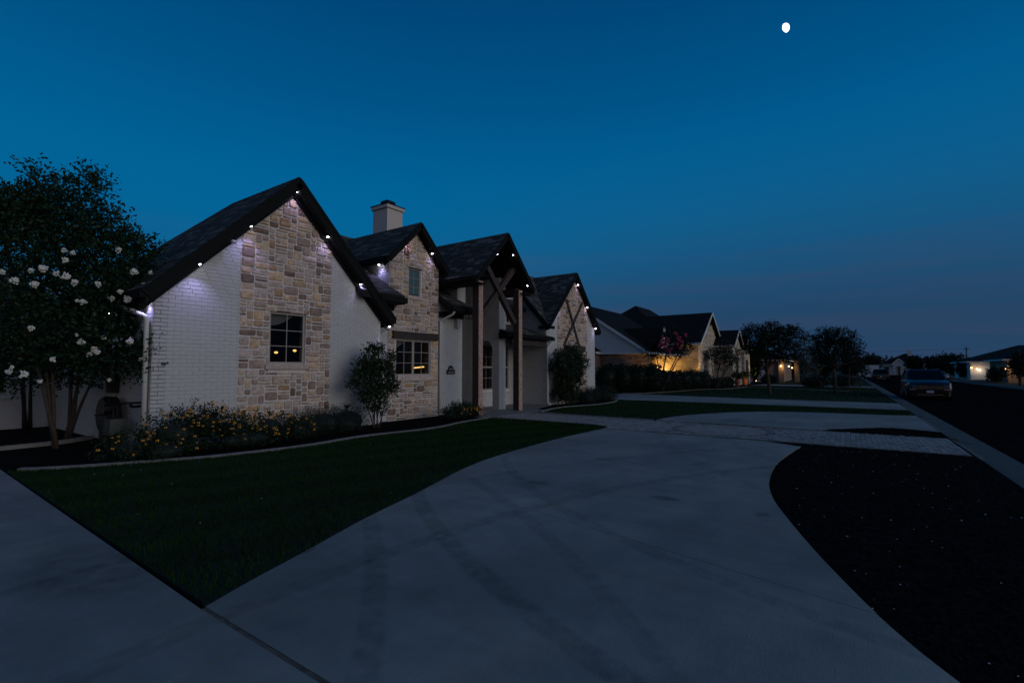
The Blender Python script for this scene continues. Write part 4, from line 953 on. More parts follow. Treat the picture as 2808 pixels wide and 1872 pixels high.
# ---------------------------------------------------------------- plants
def unit(v): return v / np.maximum(np.linalg.norm(v, axis=-1, keepdims=True), 1e-9)
def foliage(name, parent, blobs, n, per, leaf, wd, tl, m, seed, up=.35, shell=.42, zmin=.03, spread=.9, kind=None):
    """blobs: (centre, radii, weight). twigs start in the outer part of the blobs and carry leaves"""
    g = np.random.default_rng(seed); wts = np.array([b_[2] for b_ in blobs], float); wts /= wts.sum()
    ix = g.choice(len(blobs), n, p=wts); C = np.array([tuple(b_[0]) for b_ in blobs])[ix]; Rd = np.array([b_[1] for b_ in blobs])[ix]
    d = unit(g.normal(size=(n, 3))); r = g.random(n) ** shell
    P = C + d * Rd * r[:, None]
    td = unit(d * .8 + np.array([0, 0, up]) + g.normal(size=(n, 3)) * .45); ln = tl * g.uniform(.5, 1.25, n)
    s = (np.arange(per) + .5) / per
    B = P[:, None, :] + td[:, None, :] * (ln[:, None] * s[None])[..., None]
    B += g.normal(size=B.shape) * leaf * .18
    ld = unit(td[:, None, :] * .55 + g.normal(size=B.shape) * spread * .6 + np.array([0, 0, -.08]))
    sd = unit(np.cross(ld, g.normal(size=B.shape))); L_ = leaf * g.uniform(.6, 1.25, B.shape[:2])[..., None]; W_ = L_ * wd
    V = np.stack([B, B + ld * L_ * .5 + sd * W_, B + ld * L_, B + ld * L_ * .5 - sd * W_], 2).reshape(-1, 4, 3)
    V = V[V[:, :, 2].min(1) > zmin]; k = len(V)
    T = np.clip(g.random(k) ** 1.6, 0, 1)
    return np_mesh(name, V.reshape(-1, 3), np.arange(4 * k).reshape(-1, 4), T, m, parent, kind)
def stems(parent, base, tips, r0, r1, m, seed, name='trunk', bend=.12, n=6):
    g = random.Random(seed); base = Vector(base)
    for tp in tips:
        tp = Vector(tp); pts = []; rad = []
        off = Vector((g.uniform(-bend, bend), g.uniform(-bend, bend), 0)); st = base + Vector((g.uniform(-.06, .06), g.uniform(-.06, .06), -.04))
        for k in range(n + 1):
            t = k / n; q = st.lerp(tp, t); q += off * math.sin(math.pi * t) + Vector(((tp - st).x * (t * t - t) * .35, (tp - st).y * (t * t - t) * .35, 0))
            pts.append(q); rad.append(r0 * (1 - t) + r1 * t)
        MB().tube(pts, rad, 7).build(name, m, parent, smooth=True)
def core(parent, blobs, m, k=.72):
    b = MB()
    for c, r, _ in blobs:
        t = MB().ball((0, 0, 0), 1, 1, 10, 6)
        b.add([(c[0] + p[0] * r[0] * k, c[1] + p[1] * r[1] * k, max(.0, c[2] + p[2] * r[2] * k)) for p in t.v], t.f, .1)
    return b.build('foliage_core', m, parent)  # solid dark filler inside the leaves, added against see-through
def flower_mesh(name, m, r, n, seed, parent):
    g = random.Random(seed); b = MB()
    for i in range(n):
        a = g.uniform(0, 6.28); z = g.uniform(-.6, 1); q = math.sqrt(max(0, 1 - z * z)) * r * g.uniform(.4, 1)
        b.ball((q * math.cos(a), q * math.sin(a), z * r * .8), r * g.uniform(.25, .42), None, 5, 3)
    return b.build(name, m, parent, fix=False)

# white flowering crape myrtle by the side wall
def pb(px, py, y, rpx, rzpx, wt=1.0):
    c = at_y(px, py, y); dep = (c - Vector((0, 0, CAM_H))).dot(_f); s = dep / FPX; return (tuple(c), (rpx * s, rpx * s * .9, rzpx * s), wt)
blobs = [pb(110, 700, 14.0, 160, 140, 2.2), pb(270, 720, 13.4, 120, 110, 1.6), pb(60, 880, 14.0, 140, 130, 1.6), pb(215, 900, 13.3, 140, 115, 1.6), pb(200, 600, 13.8, 105, 75, 1.2), pb(70, 590, 14.2, 65, 65, .7),
         pb(330, 830, 12.8, 70, 85, .9), pb(10, 640, 14.5, 85, 110, 1), pb(112, 500, 14.0, 26, 36, .18), pb(398, 985, 12.1, 26, 50, .28), pb(300, 960, 12.9, 85, 70, .9), pb(350, 690, 13.0, 60, 50, .5), pb(90, 1000, 14.6, 130, 60, 1.0), pb(240, 1000, 14.0, 120, 55, .9), pb(60, 930, 16.5, 120, 110, .9), pb(25, 555, 14.2, 25, 40, .16), pb(240, 505, 13.9, 35, 25, .2)]  # lowest and rear leaf clusters added to shade the wall behind
cm = thing('crape_myrtle', 'bushy white flowering crape myrtle beside the side wall of the white house', 'tree', (3.05, 13.8, 0))
foliage('crown', cm, blobs, 6800, 8, .078, .32, .40, 'leaf_myrtle', 5, up=.5)
tips = [blobs[i][0] for i in (0, 1, 2, 3, 4, 7, 10, 5)]
stems(cm, at_g(150, 1228), [tips[0], tips[2], tips[5], tips[7]], .04, .016, 'bark', 1); stems(cm, at_g(185, 1208), [tips[1], tips[3], tips[4], tips[6]], .042, .016, 'bark', 2); stems(cm, at_g(75, 1172), [tips[2], tips[5], (3.2, 17, 3.0)], .05, .02, 'bark_dark', 3)
fl = None
for i, (px, py) in enumerate([(176, 688), (200, 693), (178, 713), (5, 745), (40, 770), (95, 780), (118, 736), (155, 750), (180, 757), (205, 775), (268, 780), (325, 686), (368, 745), (413, 747), (395, 780), (380, 802), (350, 820), (212, 825), (228, 829), (85, 900), (210, 918), (223, 937), (285, 925), (355, 935), (245, 972), (265, 965), (258, 958), (390, 985), (300, 1042), (390, 1045), (25, 1018), (32, 1006), (110, 1045), (64, 1026), (145, 985), (85, 742), (372, 800), (305, 818), (330, 800)]):
    y = 12.0 if px > 340 else 12.35 + rng.uniform(-.2, .2); p = at_y(px, py, y); s = rng.uniform(.6, 1.35)
    if fl is None: fl = flower_mesh('blossom', 'white_flower', .052, 20, 3, cm); fl.location = p
    else: copy_part(fl, 'blossom', cm, p, (rng.uniform(0, 6), rng.uniform(0, 6), 0), (s * 1.2, s, s * .9))

# yellow lantana in front of the near gable
lt = thing('lantana_bush', 'sprawling bush with orange yellow flowers in front of the near gable', 'bush', (4.7, 10.8, 0))
lb = [((3.35, 10.75, .18), (.5, .42, .30), .8), ((4.05, 10.8, .36), (.62, .5, .42), 1.3), ((4.62, 10.95, .50), (.52, .5, .42), 1.2), ((5.2, 10.85, .34), (.55, .5, .38), 1.1), ((5.85, 10.7, .30), (.55, .45, .40), 1.0), ((6.45, 10.5, .20), (.36, .35, .28), .5), ((3.75, 10.35, .14), (.5, .3, .22), .5), ((5.2, 10.35, .18), (.8, .3, .25), .6)]
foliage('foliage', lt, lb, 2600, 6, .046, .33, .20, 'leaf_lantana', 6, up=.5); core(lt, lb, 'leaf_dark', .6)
for k in range(14): q = lb[k % 6]; MB().tube([(q[0][0], q[0][1], 0), (q[0][0] + rng.uniform(-.3, .3), q[0][1] + rng.uniform(-.3, .2), q[0][2] + q[1][2] * .6)], [.008, .004], 5).build('stem', 'bark_dark', lt)
fl = None
for k in range(190):
    q = lb[rng.choices(range(8), [z[2] for z in lb])[0]]; a = rng.uniform(-2.9, .1); e = rng.uniform(.02, 1.25)
    p = Vector((q[0][0] + q[1][0] * 1.12 * math.cos(e) * math.cos(a), q[0][1] + q[1][1] * 1.12 * math.cos(e) * math.sin(a), q[0][2] + q[1][2] * 1.2 * math.sin(e))); s = rng.uniform(.6, 1.2)
    if p.z < .05: p.z = .06
    if fl is None: fl = flower_mesh('flower', 'yellow_flower', .026, 9, 4, lt); fl.location = p
    else: copy_part(fl, 'flower', lt, p, None, (s, s, s * .8))

def shrub(name, label, cat, bl, n, per, leaf, wd, tl, m, seed, up=.5, corek=.66, group=None, stem=True):
    c0 = bl[0][0]; t = thing(name, label, cat, (c0[0], c0[1], 0), group)
    foliage('foliage', t, bl, n, per, leaf, wd, tl, m, seed, up=up)
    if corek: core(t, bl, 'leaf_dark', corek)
    if stem:
        for k in range(4): MB().tube([(c0[0] + rng.uniform(-.1, .1), c0[1] + rng.uniform(-.1, .1), -.02), (c0[0] + rng.uniform(-.25, .25), c0[1] + rng.uniform(-.25, .25), c0[2])], [.02, .01], 6).build('stem', 'bark_dark', t)
    return t
shrub('dark_shrub', 'low mounded dark needle shrub below the stone panel, beside the lantana', 'shrub', [((6.95, 11.0, .22), (.62, .55, .40), 1), ((7.4, 10.9, .28), (.5, .5, .40), 1)], 1500, 7, .05, .10, .16, 'leaf_dark', 8)
shrub('dark_shrub', 'low mounded dark needle shrub right of the stone panel, beside the holly', 'shrub', [((8.25, 11.1, .26), (.60, .55, .42), 1), ((8.0, 10.9, .2), (.5, .5, .36), 1)], 1500, 7, .05, .10, .16, 'leaf_dark', 9)
hp = lambda px, py: at_y(px, py, 11.05)
hb = [(tuple(hp(1028, 1075)), (.46, .42, .42), 1.6), (tuple(hp(1010, 1010)), (.34, .32, .36), 1.0), (tuple(hp(1050, 1020)), (.34, .32, .36), 1.0), (tuple(hp(1035, 1120)), (.26, .26, .26), .6), (tuple(hp(1016, 962)), (.08, .08, .16), .22), (tuple(hp(1038, 966)), (.10, .09, .16), .25), (tuple(hp(1072, 990)), (.12, .1, .2), .25), (tuple(hp(985, 1030)), (.12, .1, .2), .3), (tuple(hp(1075, 1060)), (.18, .2, .25), .4), (tuple(hp(972, 1055)), (.12, .12, .12), .25)]
ho = thing('holly_shrub', 'upright green leafy holly shrub at the corner of the near gable', 'shrub', (hp(1033, 1150).x, 11.05, 0))
foliage('foliage', ho, hb, 1250, 8, .066, .30, .22, 'leaf_holly', 10, up=1.0, shell=.55)
stems(ho, (hp(1033, 1150).x, 11.05, 0), [hb[i][0] for i in (0, 1, 2, 5, 7, 8)], .02, .007, 'bark_dark', 12, 'stem', .05)
yb = at_y(1262, 1128, 10.55)
ys = shrub('lantana_bush', 'small round bush with yellow flowers by the foot of the left timber post', 'bush', [((yb.x, 10.55, .22), (.55, .5, .30), 1), ((yb.x + .45, 10.5, .18), (.42, .4, .26), .7), ((yb.x - .4, 10.6, .16), (.35, .35, .24), .5)], 900, 6, .05, .33, .16, 'leaf_lantana', 13)
fl = None
for k in range(46):
    a = rng.uniform(-3.0, 0.1); e = rng.uniform(.05, .9); q = Vector((yb.x + rng.uniform(0, .5) + .5 * math.cos(e) * math.cos(a), 10.5 + .5 * math.cos(e) * math.sin(a), .18 + .3 * math.sin(e)))
    if fl is None: fl = flower_mesh('flower', 'yellow_flower', .022, 7, 5, ys); fl.location = q
    else: copy_part(fl, 'flower', ys, q)
ep = lambda px, py, y=10.75: tuple(at_y(px, py, y))
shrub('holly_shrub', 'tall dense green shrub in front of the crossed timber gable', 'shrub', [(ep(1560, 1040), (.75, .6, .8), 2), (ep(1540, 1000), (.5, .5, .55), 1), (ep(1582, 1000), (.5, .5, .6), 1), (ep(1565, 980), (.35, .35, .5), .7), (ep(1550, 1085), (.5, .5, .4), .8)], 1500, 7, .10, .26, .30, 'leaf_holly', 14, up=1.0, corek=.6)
shrub('dark_shrub', 'low dark rounded shrub left of two at the lawn by the far gable', 'shrub', [(ep(1608, 1092, 10.6), (.75, .6, .5), 1)], 1300, 7, .07, .12, .2, 'leaf_dark', 15)
shrub('dark_shrub', 'low dark rounded shrub at the far right corner of the house bed', 'shrub', [(ep(1658, 1086, 10.7), (.75, .6, .5), 1)], 1200, 7, .07, .12, .2, 'leaf_dark', 16)

# ---------------------------------------------------------------- the neighbouring house with warm up-lights
NX, NY = 46.3, 11.3
nb = thing('neighbour_house', 'neighbouring brick and limestone house with dark roofs, white trim and warm lights', 'house', (46, 14, 0))
def rows_mesh(rows, d0, face, m, parent, name, proud=.015):
    b = MB(); r = random.Random(len(rows))
    for a0, a1, z0, z1, j, full in rows:
        q = [(a0, z0), (a1, z0), (a1, z1), (a0, z1)]; f = d0 - proud - j; tn = r.random()
        P = lambda d: [((p[0], d, p[1]) if face == 'y' else (d, p[0], p[1])) for p in q]
        b.add(P(d0 + .004) + P(f), [(4, 5, 6, 7), (0, 1, 5, 4), (1, 2, 6, 5), (2, 3, 7, 6), (3, 0, 4, 7)], tn)
    return b.build(name, m, parent, 'stuff', fix=False)
def block_rows(a0, a1, z0, z1, bl, bh, gap, seed, top=None):
    r = random.Random(seed); out = []; z = z0; k = 0
    while z < z1 - .02:
        h = bh * (r.uniform(.8, 1.25)); x = a0
        while x < a1 - .02:
            l_ = bl * r.uniform(.6, 1.4); q = min(x + l_, a1)
            if top is None or top((x + q) / 2) > z + h * .6: out.append((x + gap / 2, q - gap / 2, z + gap / 2, min(z + h, z1) - gap / 2, r.uniform(-.008, .008), True))
            x = q
        z += h
    return out
# garage wing: brick with siding gable facing us
GX = 36.0
wall_x(MB(), [(12.55, -.03), (23, -.03), (23, 2.85), (12.55, 2.85)], [], GX, GX + .25).build('garage_wall', 'nmortar', nb)
rows_mesh(block_rows(12.55, 20, 0, 2.82, .24, .078, .014, 1), GX, 'x', 'nbrick', nb, 'brickwork')
wall_y(MB(), rect(GX + .004, 36.95, -.03, 2.85), [], 12.55, 12.8).build('garage_wall', 'nmortar', nb)
rows_mesh(block_rows(GX + .01, 36.95, 0, 2.82, .24, .078, .014, 2), 12.55, 'y', 'nbrick', nb, 'brickwork')
wall_y(MB(), rect(36.95, 46.3, -.03, 2.9), [], 15.2, 15.4).build('recess_wall', 'nbrick', nb)
gz = lambda y: 2.98 + .66 * (y - 12.3)
for i in range(16):
    z0 = 2.88 + i * .19; y0 = 12.3 + max(0, (z0 + .22 - 2.98) / .66) + .15
    if y0 < 18.8: MB().hexa([(GX - .02, y0, z0), (GX + .1, y0, z0), (GX + .1, 25.2 - (y0 - 12.3), z0), (GX - .02, 25.2 - (y0 - 12.3), z0), (GX + .005, y0 + .28, z0 + .188), (GX + .1, y0 + .28, z0 + .188), (GX + .1, 25 - (y0 - 12.3), z0 + .188), (GX + .005, 25 - (y0 - 12.3), z0 + .188)]).build('siding_board', 'siding', nb)
gr = roof('roof', [[(GX - .35, 12.3, gz(12.3)), (47, 12.3, gz(12.3)), (47, 18.8, gz(18.8)), (GX - .35, 18.8, gz(18.8))], [(GX - .35, 18.81, gz(18.8)), (47, 18.81, gz(18.8)), (47, 25.3, gz(12.3)), (GX - .35, 25.3, gz(12.3))]], .14, False, 'roof2', parent=nb)
fascia(gr, (GX - .37, 12.3, gz(12.3) - .1), (GX - .37, 18.8, gz(18.8) - .1), .2, .04, m='trim'); fascia(gr, (GX - .37, 12.28, gz(12.3) - .1), (47, 12.28, gz(12.3) - .1), .18, .04, m='trim')
MB().box(GX - .3, GX - .02, 12.45, 22, 2.83, 2.87).build('soffit', 'trim', nb)
pr = roof('roof', [[(34.6, 16.1, 3.0), (GX, 16.1, 3.0), (GX, 17.6, 4.0), (34.6, 18.6, 4.0)]], .1, False, 'roof2', parent=nb); fascia(pr, (34.6, 16.08, 2.93), (GX, 16.08, 2.93), .18, .04, m='trim')
wall_y(MB(), rect(34.8, GX, -.03, 2.92), [], 16.3, 16.5).build('garage_wall', 'nbrick', nb)
# big hip roof behind
hz = 9.0
roof('roof', [[(46, 12.8, 3.3), (66, 12.8, 3.3), (59, 20, hz), (54, 20, hz)], [(46, 12.8, 3.3), (54, 20, hz), (46, 27, 3.3)], [(66, 12.8, 3.3), (66, 27, 3.3), (59, 20, hz)], [(46, 27, 3.3), (54, 20, hz), (59, 20, hz), (66, 27, 3.3)]], .14, False, 'roof2', parent=nb)
# limestone front gable
GC, GT = 50.7, 7.28; n_top = lambda x: GT - .66 * abs(x - GC)
wn = (48.6, 50.0, .5, 3.35)
wall_y(MB(), [(NX, -.03), (55.1, -.03), (55.1, n_top(55.1) - .2), (GC, GT - .2), (NX, n_top(NX) - .2)], [rect(*wn)], NY, NY + .25).build('gable_wall', 'nmortar', nb)
rows_mesh([q for q in block_rows(NX, 54.5, 0, 7, .45, .17, .018, 3, lambda x: n_top(x) - .2) if not (wn[0] - .3 < (q[0] + q[1]) / 2 < wn[1] + .3 and wn[2] < q[2] < wn[3])], NY, 'y', 'nstone', nb, 'stonework', .03)
window(nb, *wn, NY, 3, 5, fw=.09, mf=.04)
wall_x(MB(), [(NY + .01, -.03), (15.4, -.03), (15.4, 4.0), (NY + .01, 4.0)], [], NX + .004, NX + .25).build('side_wall', 'nmortar', nb)
rows_mesh(block_rows(NY, 15.4, 0, 4.0, .55, .20, .02, 4), NX, 'x', 'nstone', nb, 'stonework', .03)
n1 = roof('roof', [[(NX - .45, NY - .4, n_top(NX - .45)), (GC, NY - .4, GT), (GC, 18.5, GT), (NX - .45, 18.5, n_top(NX - .45))], [(GC, NY - .4, GT), (55.6, NY - .4, n_top(55.6)), (55.6, 18.5, n_top(55.6)), (GC, 18.5, GT)]], .14, False, 'roof2', parent=nb)
for xa in (NX - .45, 55.6): fascia(n1, (xa, NY - .43, n_top(xa) - .1), (GC, NY - .43, GT - .1), .2, .05, m='trim')
fascia(n1, (NX - .48, NY - .4, n_top(NX - .45) - .1), (NX - .48, 15.5, n_top(NX - .45) - .1), .2, .05, m='trim')
MB().box(NX - .42, NX, NY - .35, 15.4, n_top(NX - .45) - .22, n_top(NX - .45) - .18).build('soffit', 'trim', nb)
MB().prism([(GC - 1.5, NY - .06, GT - 1.22), (GC + 1.5, NY - .06, GT - 1.22), (GC, NY - .06, GT - .25)], [(GC - 1.5, NY - .02, GT - 1.22), (GC + 1.5, NY - .02, GT - 1.22), (GC, NY - .02, GT - .25)]).build('gable_truss', 'wood', nb)
# entry gables
def entry(x0, x1, y0, y1, ez, tz, wm):
    c = (x0 + x1) / 2; sl = (tz - ez) / (x1 - x0) * 2
    wall_y(MB(), [(x0, -.03), (x1, -.03), (x1, ez - .1), (c, tz - .15), (x0, ez - .1)], [rect(c - .7, c + .7, -.029, 2.6)], y0, y0 + .2).build('entry_wall', 'nmortar', nb)
    rows_mesh([q for q in block_rows(x0, x1, 0, tz, .45, .17, .018, int(x0), lambda x: tz - .2 - sl * abs(x - c)) if not (abs((q[0] + q[1]) / 2 - c) < .9 and q[2] < 2.6)], y0, 'y', wm, nb, 'stonework', .03)
    wall_x(MB(), [(y0 + .01, -.03), (y1, -.03), (y1, ez - .1), (y0 + .01, ez - .1)], [], x0 + .004, x0 + .2).build('entry_wall', 'nmortar', nb)
    rows_mesh(block_rows(y0, y1, 0, ez - .1, .45, .17, .018, int(x0) + 1), x0, 'x', wm, nb, 'stonework', .03)
    MB().box(c - .68, c + .68, y0 + .08, y0 + .13, 0, 2.58).build('door', 'wood', nb)
    MB().box(x0 - .02, x0 + .12, y0 - .06, y0 + .02, 0, ez - .1).build('corner_trim', 'trim', nb); MB().box(x1 - .12, x1 + .02, y0 - .06, y0 + .02, 0, ez - .1).build('corner_trim', 'trim', nb)
    o = roof('roof', [[(x0 - .3, y0 - .3, ez), (c, y0 - .3, tz), (c, y1, tz), (x0 - .3, y1, ez)], [(c, y0 - .3, tz), (x1 + .3, y0 - .3, ez), (x1 + .3, y1, ez), (c, y1, tz)]], .12, False, 'roof2', parent=nb)
    for xa in (x0 - .3, x1 + .3): fascia(o, (xa, y0 - .33, ez - .08), (c, y0 - .33, tz - .08), .18, .05, m='trim')
    fascia(o, (x0 - .33, y0 - .3, ez - .08), (x0 - .33, y1, ez - .08), .18, .05, m='trim')
entry(52.6, 57.2, 9.5, 13.5, 4.05, 5.75, 'nstone'); entry(57.4, 60.6, 9.2, 13.5, 3.7, 5.45, 'nstone')
dn = roof('roof', [[(37.2, 11.9, 3.3), (38.3, 11.9, 5.0), (38.3, 15.8, 5.0), (37.2, 15.0, 3.3)], [(38.3, 11.9, 5.0), (39.4, 11.9, 3.3), (39.4, 15.0, 3.3), (38.3, 15.8, 5.0)]], .1, False, 'roof2', parent=nb)
fascia(dn, (37.2, 11.87, 3.22), (38.3, 11.87, 4.92), .16, .05, m='trim'); fascia(dn, (39.4, 11.87, 3.22), (38.3, 11.87, 4.92), .16, .05, m='trim')
MB().prism([(37.3, 11.95, 3.25), (39.3, 11.95, 3.25), (38.3, 11.95, 4.8)], [(37.3, 12.05, 3.25), (39.3, 12.05, 3.25), (38.3, 12.05, 4.8)]).build('gablet', 'siding', nb)
def uplight(name, label, p, tgt, power, size=70, col=(1.0, .55, .15), lensr=.05):
    p = Vector(p); t = thing(name, label, 'spotlight', tuple(p), 'warm garden up-lights')
    MB().tube([(p.x, p.y, -.02), (p.x, p.y, p.z)], .02, 6).build('stake', 'metal', t)
    d = (Vector(tgt) - p).normalized(); MB().tube([p - d * .06, p + d * .06], [.05, .07], 10).build('head', 'metal', t)
    MB().ball(p + d * .065, lensr, None, 8, 5).build('lens', 'warm_lens', t)
    l = bpy.data.lights.new('up_lamp', 'SPOT'); l.energy = power; l.color = col; l.spot_size = R(size); l.spot_blend = .9; l.shadow_soft_size = .06
    o = bpy.data.objects.new('up_lamp', l); COL.objects.link(o); hook(o, t); o.location = p + d * .13; o.rotation_euler = d.to_track_quat('-Z', 'Y').to_euler()
uplight('garden_spotlight', 'warm up-light behind the hedge washing the limestone side wall', (44.9, 14.7, .25), (46.3, 14.4, 1.3), 620, 120)
uplight('garden_spotlight', 'warm up-light at the front corner of the limestone gable', (46.1, 10.75, .25), (46.55, 11.3, 2.8), 330, 60)
uplight('garden_spotlight', 'warm up-light at the corner of the brick garage wall', (35.55, 12.15, .25), (36.0, 12.75, 2.0), 150, 75)
uplight('garden_spotlight', 'warm up-light under the farthest entry gable of the neighbouring house', (61.2, 8.6, .25), (60.4, 9.2, 4.2), 260, 70)
uplight('garden_spotlight', 'low warm lamp lighting the potted plants at the neighbouring entry', (54.0, 8.1, .2), (55.1, 8.7, .8), 22, 110)
p = at_g(1935, 1064); uplight('garden_spotlight', 'small warm lamp making a shrub glow at the end of the hedge', (p.x - .3, p.y - .2, .2), (p.x, p.y, .5), 10, 120)
shrub('small_shrub', 'small shrub glowing yellow green in lamp light at hedge end', 'shrub', [((p.x, p.y + .1, .35), (.28, .28, .34), 1)], 260, 6, .10, .3, .12, 'leaf_pale', 40)
for i, (px, lb_) in enumerate(((2022, 'left red pot with leafy plant lit warm at the neighbouring entry'), (2044, 'right red pot with leafy plant lit warm at the neighbouring entry'))):
    q = at_y(px, 1050, 8.8); t = thing('potted_plant', lb_, 'potted plant', (q.x, 8.8, 0), 'lit potted plants')
    MB().tube([(q.x, 8.8, 0), (q.x, 8.8, .4), (q.x, 8.8, .68), (q.x, 8.8, .72)], [.16, .26, .22, .25], 14).build('pot', 'pot', t)
    foliage('foliage', t, [((q.x, 8.8, 1.0), (.38, .38, .32), 1)], 150, 5, .16, .25, .2, 'leaf_pale', 41 + i, up=1)

# hedges and trees next door
def hedge_line(a, c, n, r, h): return [((a[0] + (c[0] - a[0]) * k / (n - 1), a[1] + (c[1] - a[1]) * k / (n - 1), h * .5), (r, r, h * .52), 1) for k in range(n)]
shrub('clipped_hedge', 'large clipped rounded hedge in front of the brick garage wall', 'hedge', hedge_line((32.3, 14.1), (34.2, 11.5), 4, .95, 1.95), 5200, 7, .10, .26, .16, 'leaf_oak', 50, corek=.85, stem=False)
shrub('clipped_hedge', 'lower dark hedge below the lit limestone wall', 'hedge', hedge_line((36.2, 11.4), (41.5, 9.9), 5, .85, 1.5), 4200, 7, .10, .24, .16, 'leaf_dark', 51, corek=.85, stem=False)
shrub('clipped_hedge', 'small low hedge at the right end of the neighbouring bed', 'hedge', hedge_line((43.6, 9.4), (46.6, 8.9), 3, .6, .85), 1500, 7, .10, .24, .16, 'leaf_dark', 52, corek=.85, stem=False)
def tree(name, label, base, bl, n, per, leaf, wd, tl, m, seed, r0, r1, bark='bark_dark', tipsn=5, up=.4, group=None, fork=None):
    t = thing(name, label, 'tree', tuple(base), group)
    foliage('crown', t, bl, n, per, leaf, wd, tl, m, seed, up=up)
    if fork:
        stems(t, base, [fork], r0, r0 * .75, bark, seed, 'trunk', .05); stems(t, fork, [q[0] for q in bl[:tipsn]], r0 * .55, r1, bark, seed + 1, 'branch', .15)
    else: stems(t, base, [q[0] for q in bl[:tipsn]], r0, r1, bark, seed, 'trunk', .15)
    return t
def pbx(base, px, py, rpx, rzpx, wt=1.0, dy=0):           # blob at the distance of the trunk
    dep = (Vector(base) - Vector((0, 0, CAM_H))).dot(_f); d = ray(px, py); c = Vector((0, 0, CAM_H)) + d * dep; s = dep / FPX
    return ((c.x, c.y + dy, c.z), (rpx * s, rpx * s, rzpx * s), wt)
b0 = at_g(1817, 1074); b0 = Vector((b0.x, b0.y, 0))
pm = tree('crape_myrtle', 'crape myrtle with dark pink blossom in front of the lit limestone wall', b0, [pbx(b0, 1830, 950, 46, 34, 2), pbx(b0, 1795, 962, 26, 24), pbx(b0, 1868, 958, 30, 22), pbx(b0, 1842, 920, 26, 20), pbx(b0, 1885, 945, 12, 14, .4), pbx(b0, 1812, 930, 20, 20, .7)], 620, 7, .13, .25, .45, 'leaf_oak', 60, .075, .02, 'bark', 5)
fl = None
for k, (px, py) in enumerate([(1806, 928), (1800, 938), (1812, 945), (1838, 915), (1850, 930), (1846, 945), (1815, 958), (1822, 966), (1855, 938), (1795, 950), (1868, 920), (1830, 958), (1845, 918), (1802, 948), (1852, 955), (1818, 935)]):
    q = Vector(pbx(b0, px, py, 1, 1)[0]) + Vector((-.7, -.5, 0))
    if fl is None: fl = flower_mesh('blossom', 'pink_flower', .16, 16, 8, pm); fl.location = q
    else: copy_part(fl, 'blossom', pm, q, (k, k * 2, 0), (rng.uniform(.7, 1.3),) * 3)
b0 = at_g(1962, 1066); b0 = Vector((b0.x, b0.y, 0))
tree('crape_myrtle', 'bare stemmed dark crape myrtle in front of the neighbouring entry', b0, [pbx(b0, 1975, 985, 26, 26, 1.6), pbx(b0, 1950, 975, 16, 18), pbx(b0, 2005, 990, 22, 18), pbx(b0, 1985, 960, 16, 16), pbx(b0, 2018, 975, 12, 16, .5)], 420, 7, .15, .25, .45, 'leaf_dark', 61, .05, .015, 'bark', 5)
b0 = Vector((36.4, 4.4, 0))
tree('oak_tree', 'nearer round-crowned live oak on the lawn, left of the two beside the street', b0, [pbx(b0, 2075, 925, 38, 32, 1.2), pbx(b0, 2115, 915, 38, 30, 1.2), pbx(b0, 2155, 928, 36, 34, 1.2), pbx(b0, 2105, 962, 46, 28, 1.2), pbx(b0, 2158, 965, 36, 28, 1), pbx(b0, 2068, 958, 26, 20, .6), pbx(b0, 2050, 905, 14, 12, .25), pbx(b0, 2175, 908, 14, 14, .25)], 2300, 8, .095, .34, .26, 'leaf_oak', 62, .13, .03, tipsn=6, fork=(36.5, 4.5, 1.55))
b0 = Vector((39.45, .76, 0))
tree('oak_tree', 'live oak nearest the kerb with open leafy crown, right of the two', b0, [pbx(b0, 2262, 925, 30, 24, 1), pbx(b0, 2305, 925, 38, 22, 1.2), pbx(b0, 2285, 960, 48, 34, 1.8), pbx(b0, 2330, 960, 36, 28, 1.2), pbx(b0, 2345, 990, 22, 22, .5), pbx(b0, 2255, 970, 30, 30, .8)], 1700, 8, .095, .34, .30, 'leaf_oak', 63, .12, .03, tipsn=6, fork=(39.5, .8, 1.75))
b0 = Vector((59.5, 4.0, 0))
tree('pale_tree', 'slim pale green tree between the two live oaks', b0, [pbx(b0, 2218, 950, 24, 34, 1), pbx(b0, 2222, 990, 34, 34, 1.4), pbx(b0, 2205, 925, 10, 22, .4), pbx(b0, 2245, 975, 18, 26, .6)], 800, 8, .12, .3, .45, 'leaf_pale', 64, .10, .03, tipsn=4)
for i, (bx_, by_, tz, lb_) in enumerate(((46.2, 0.0, 2.6, 'thin young sapling on the lawn behind the right oak'), (46.6, -.7, 1.5, 'short leaning young sapling near the kerb'))):
    t = thing('sapling', lb_, 'sapling', (bx_, by_, 0)); MB().tube([(bx_, by_, -.03), (bx_ + .1, by_ - .1, tz * .6), (bx_ + .25, by_ - .3, tz)], [.05, .04, .02], 6).build('trunk', 'bark_dark', t)
    foliage('crown', t, [((bx_ + .2, by_ - .2, tz), (.45, .45, .5), 1)], 120, 6, .11, .3, .25, 'leaf_oak', 70 + i)
for i, (px, py, rz, lb_) in enumerate(((2237, 1062, .9, 'dark round bush on the lawn behind the left oak'), (2312, 1061, .9, 'dark round bush on the lawn behind the right oak'), (2108, 1052, .8, 'dark grassy tuft beside the pale garage door'))):
    q = at_g(px, py); shrub('round_bush', lb_, 'bush', [((q.x, q.y, rz * .45), (rz, rz, rz * .6), 1)], 500, 6, .2, .15, .3, 'leaf_dark', 80 + i, corek=.7, stem=False)

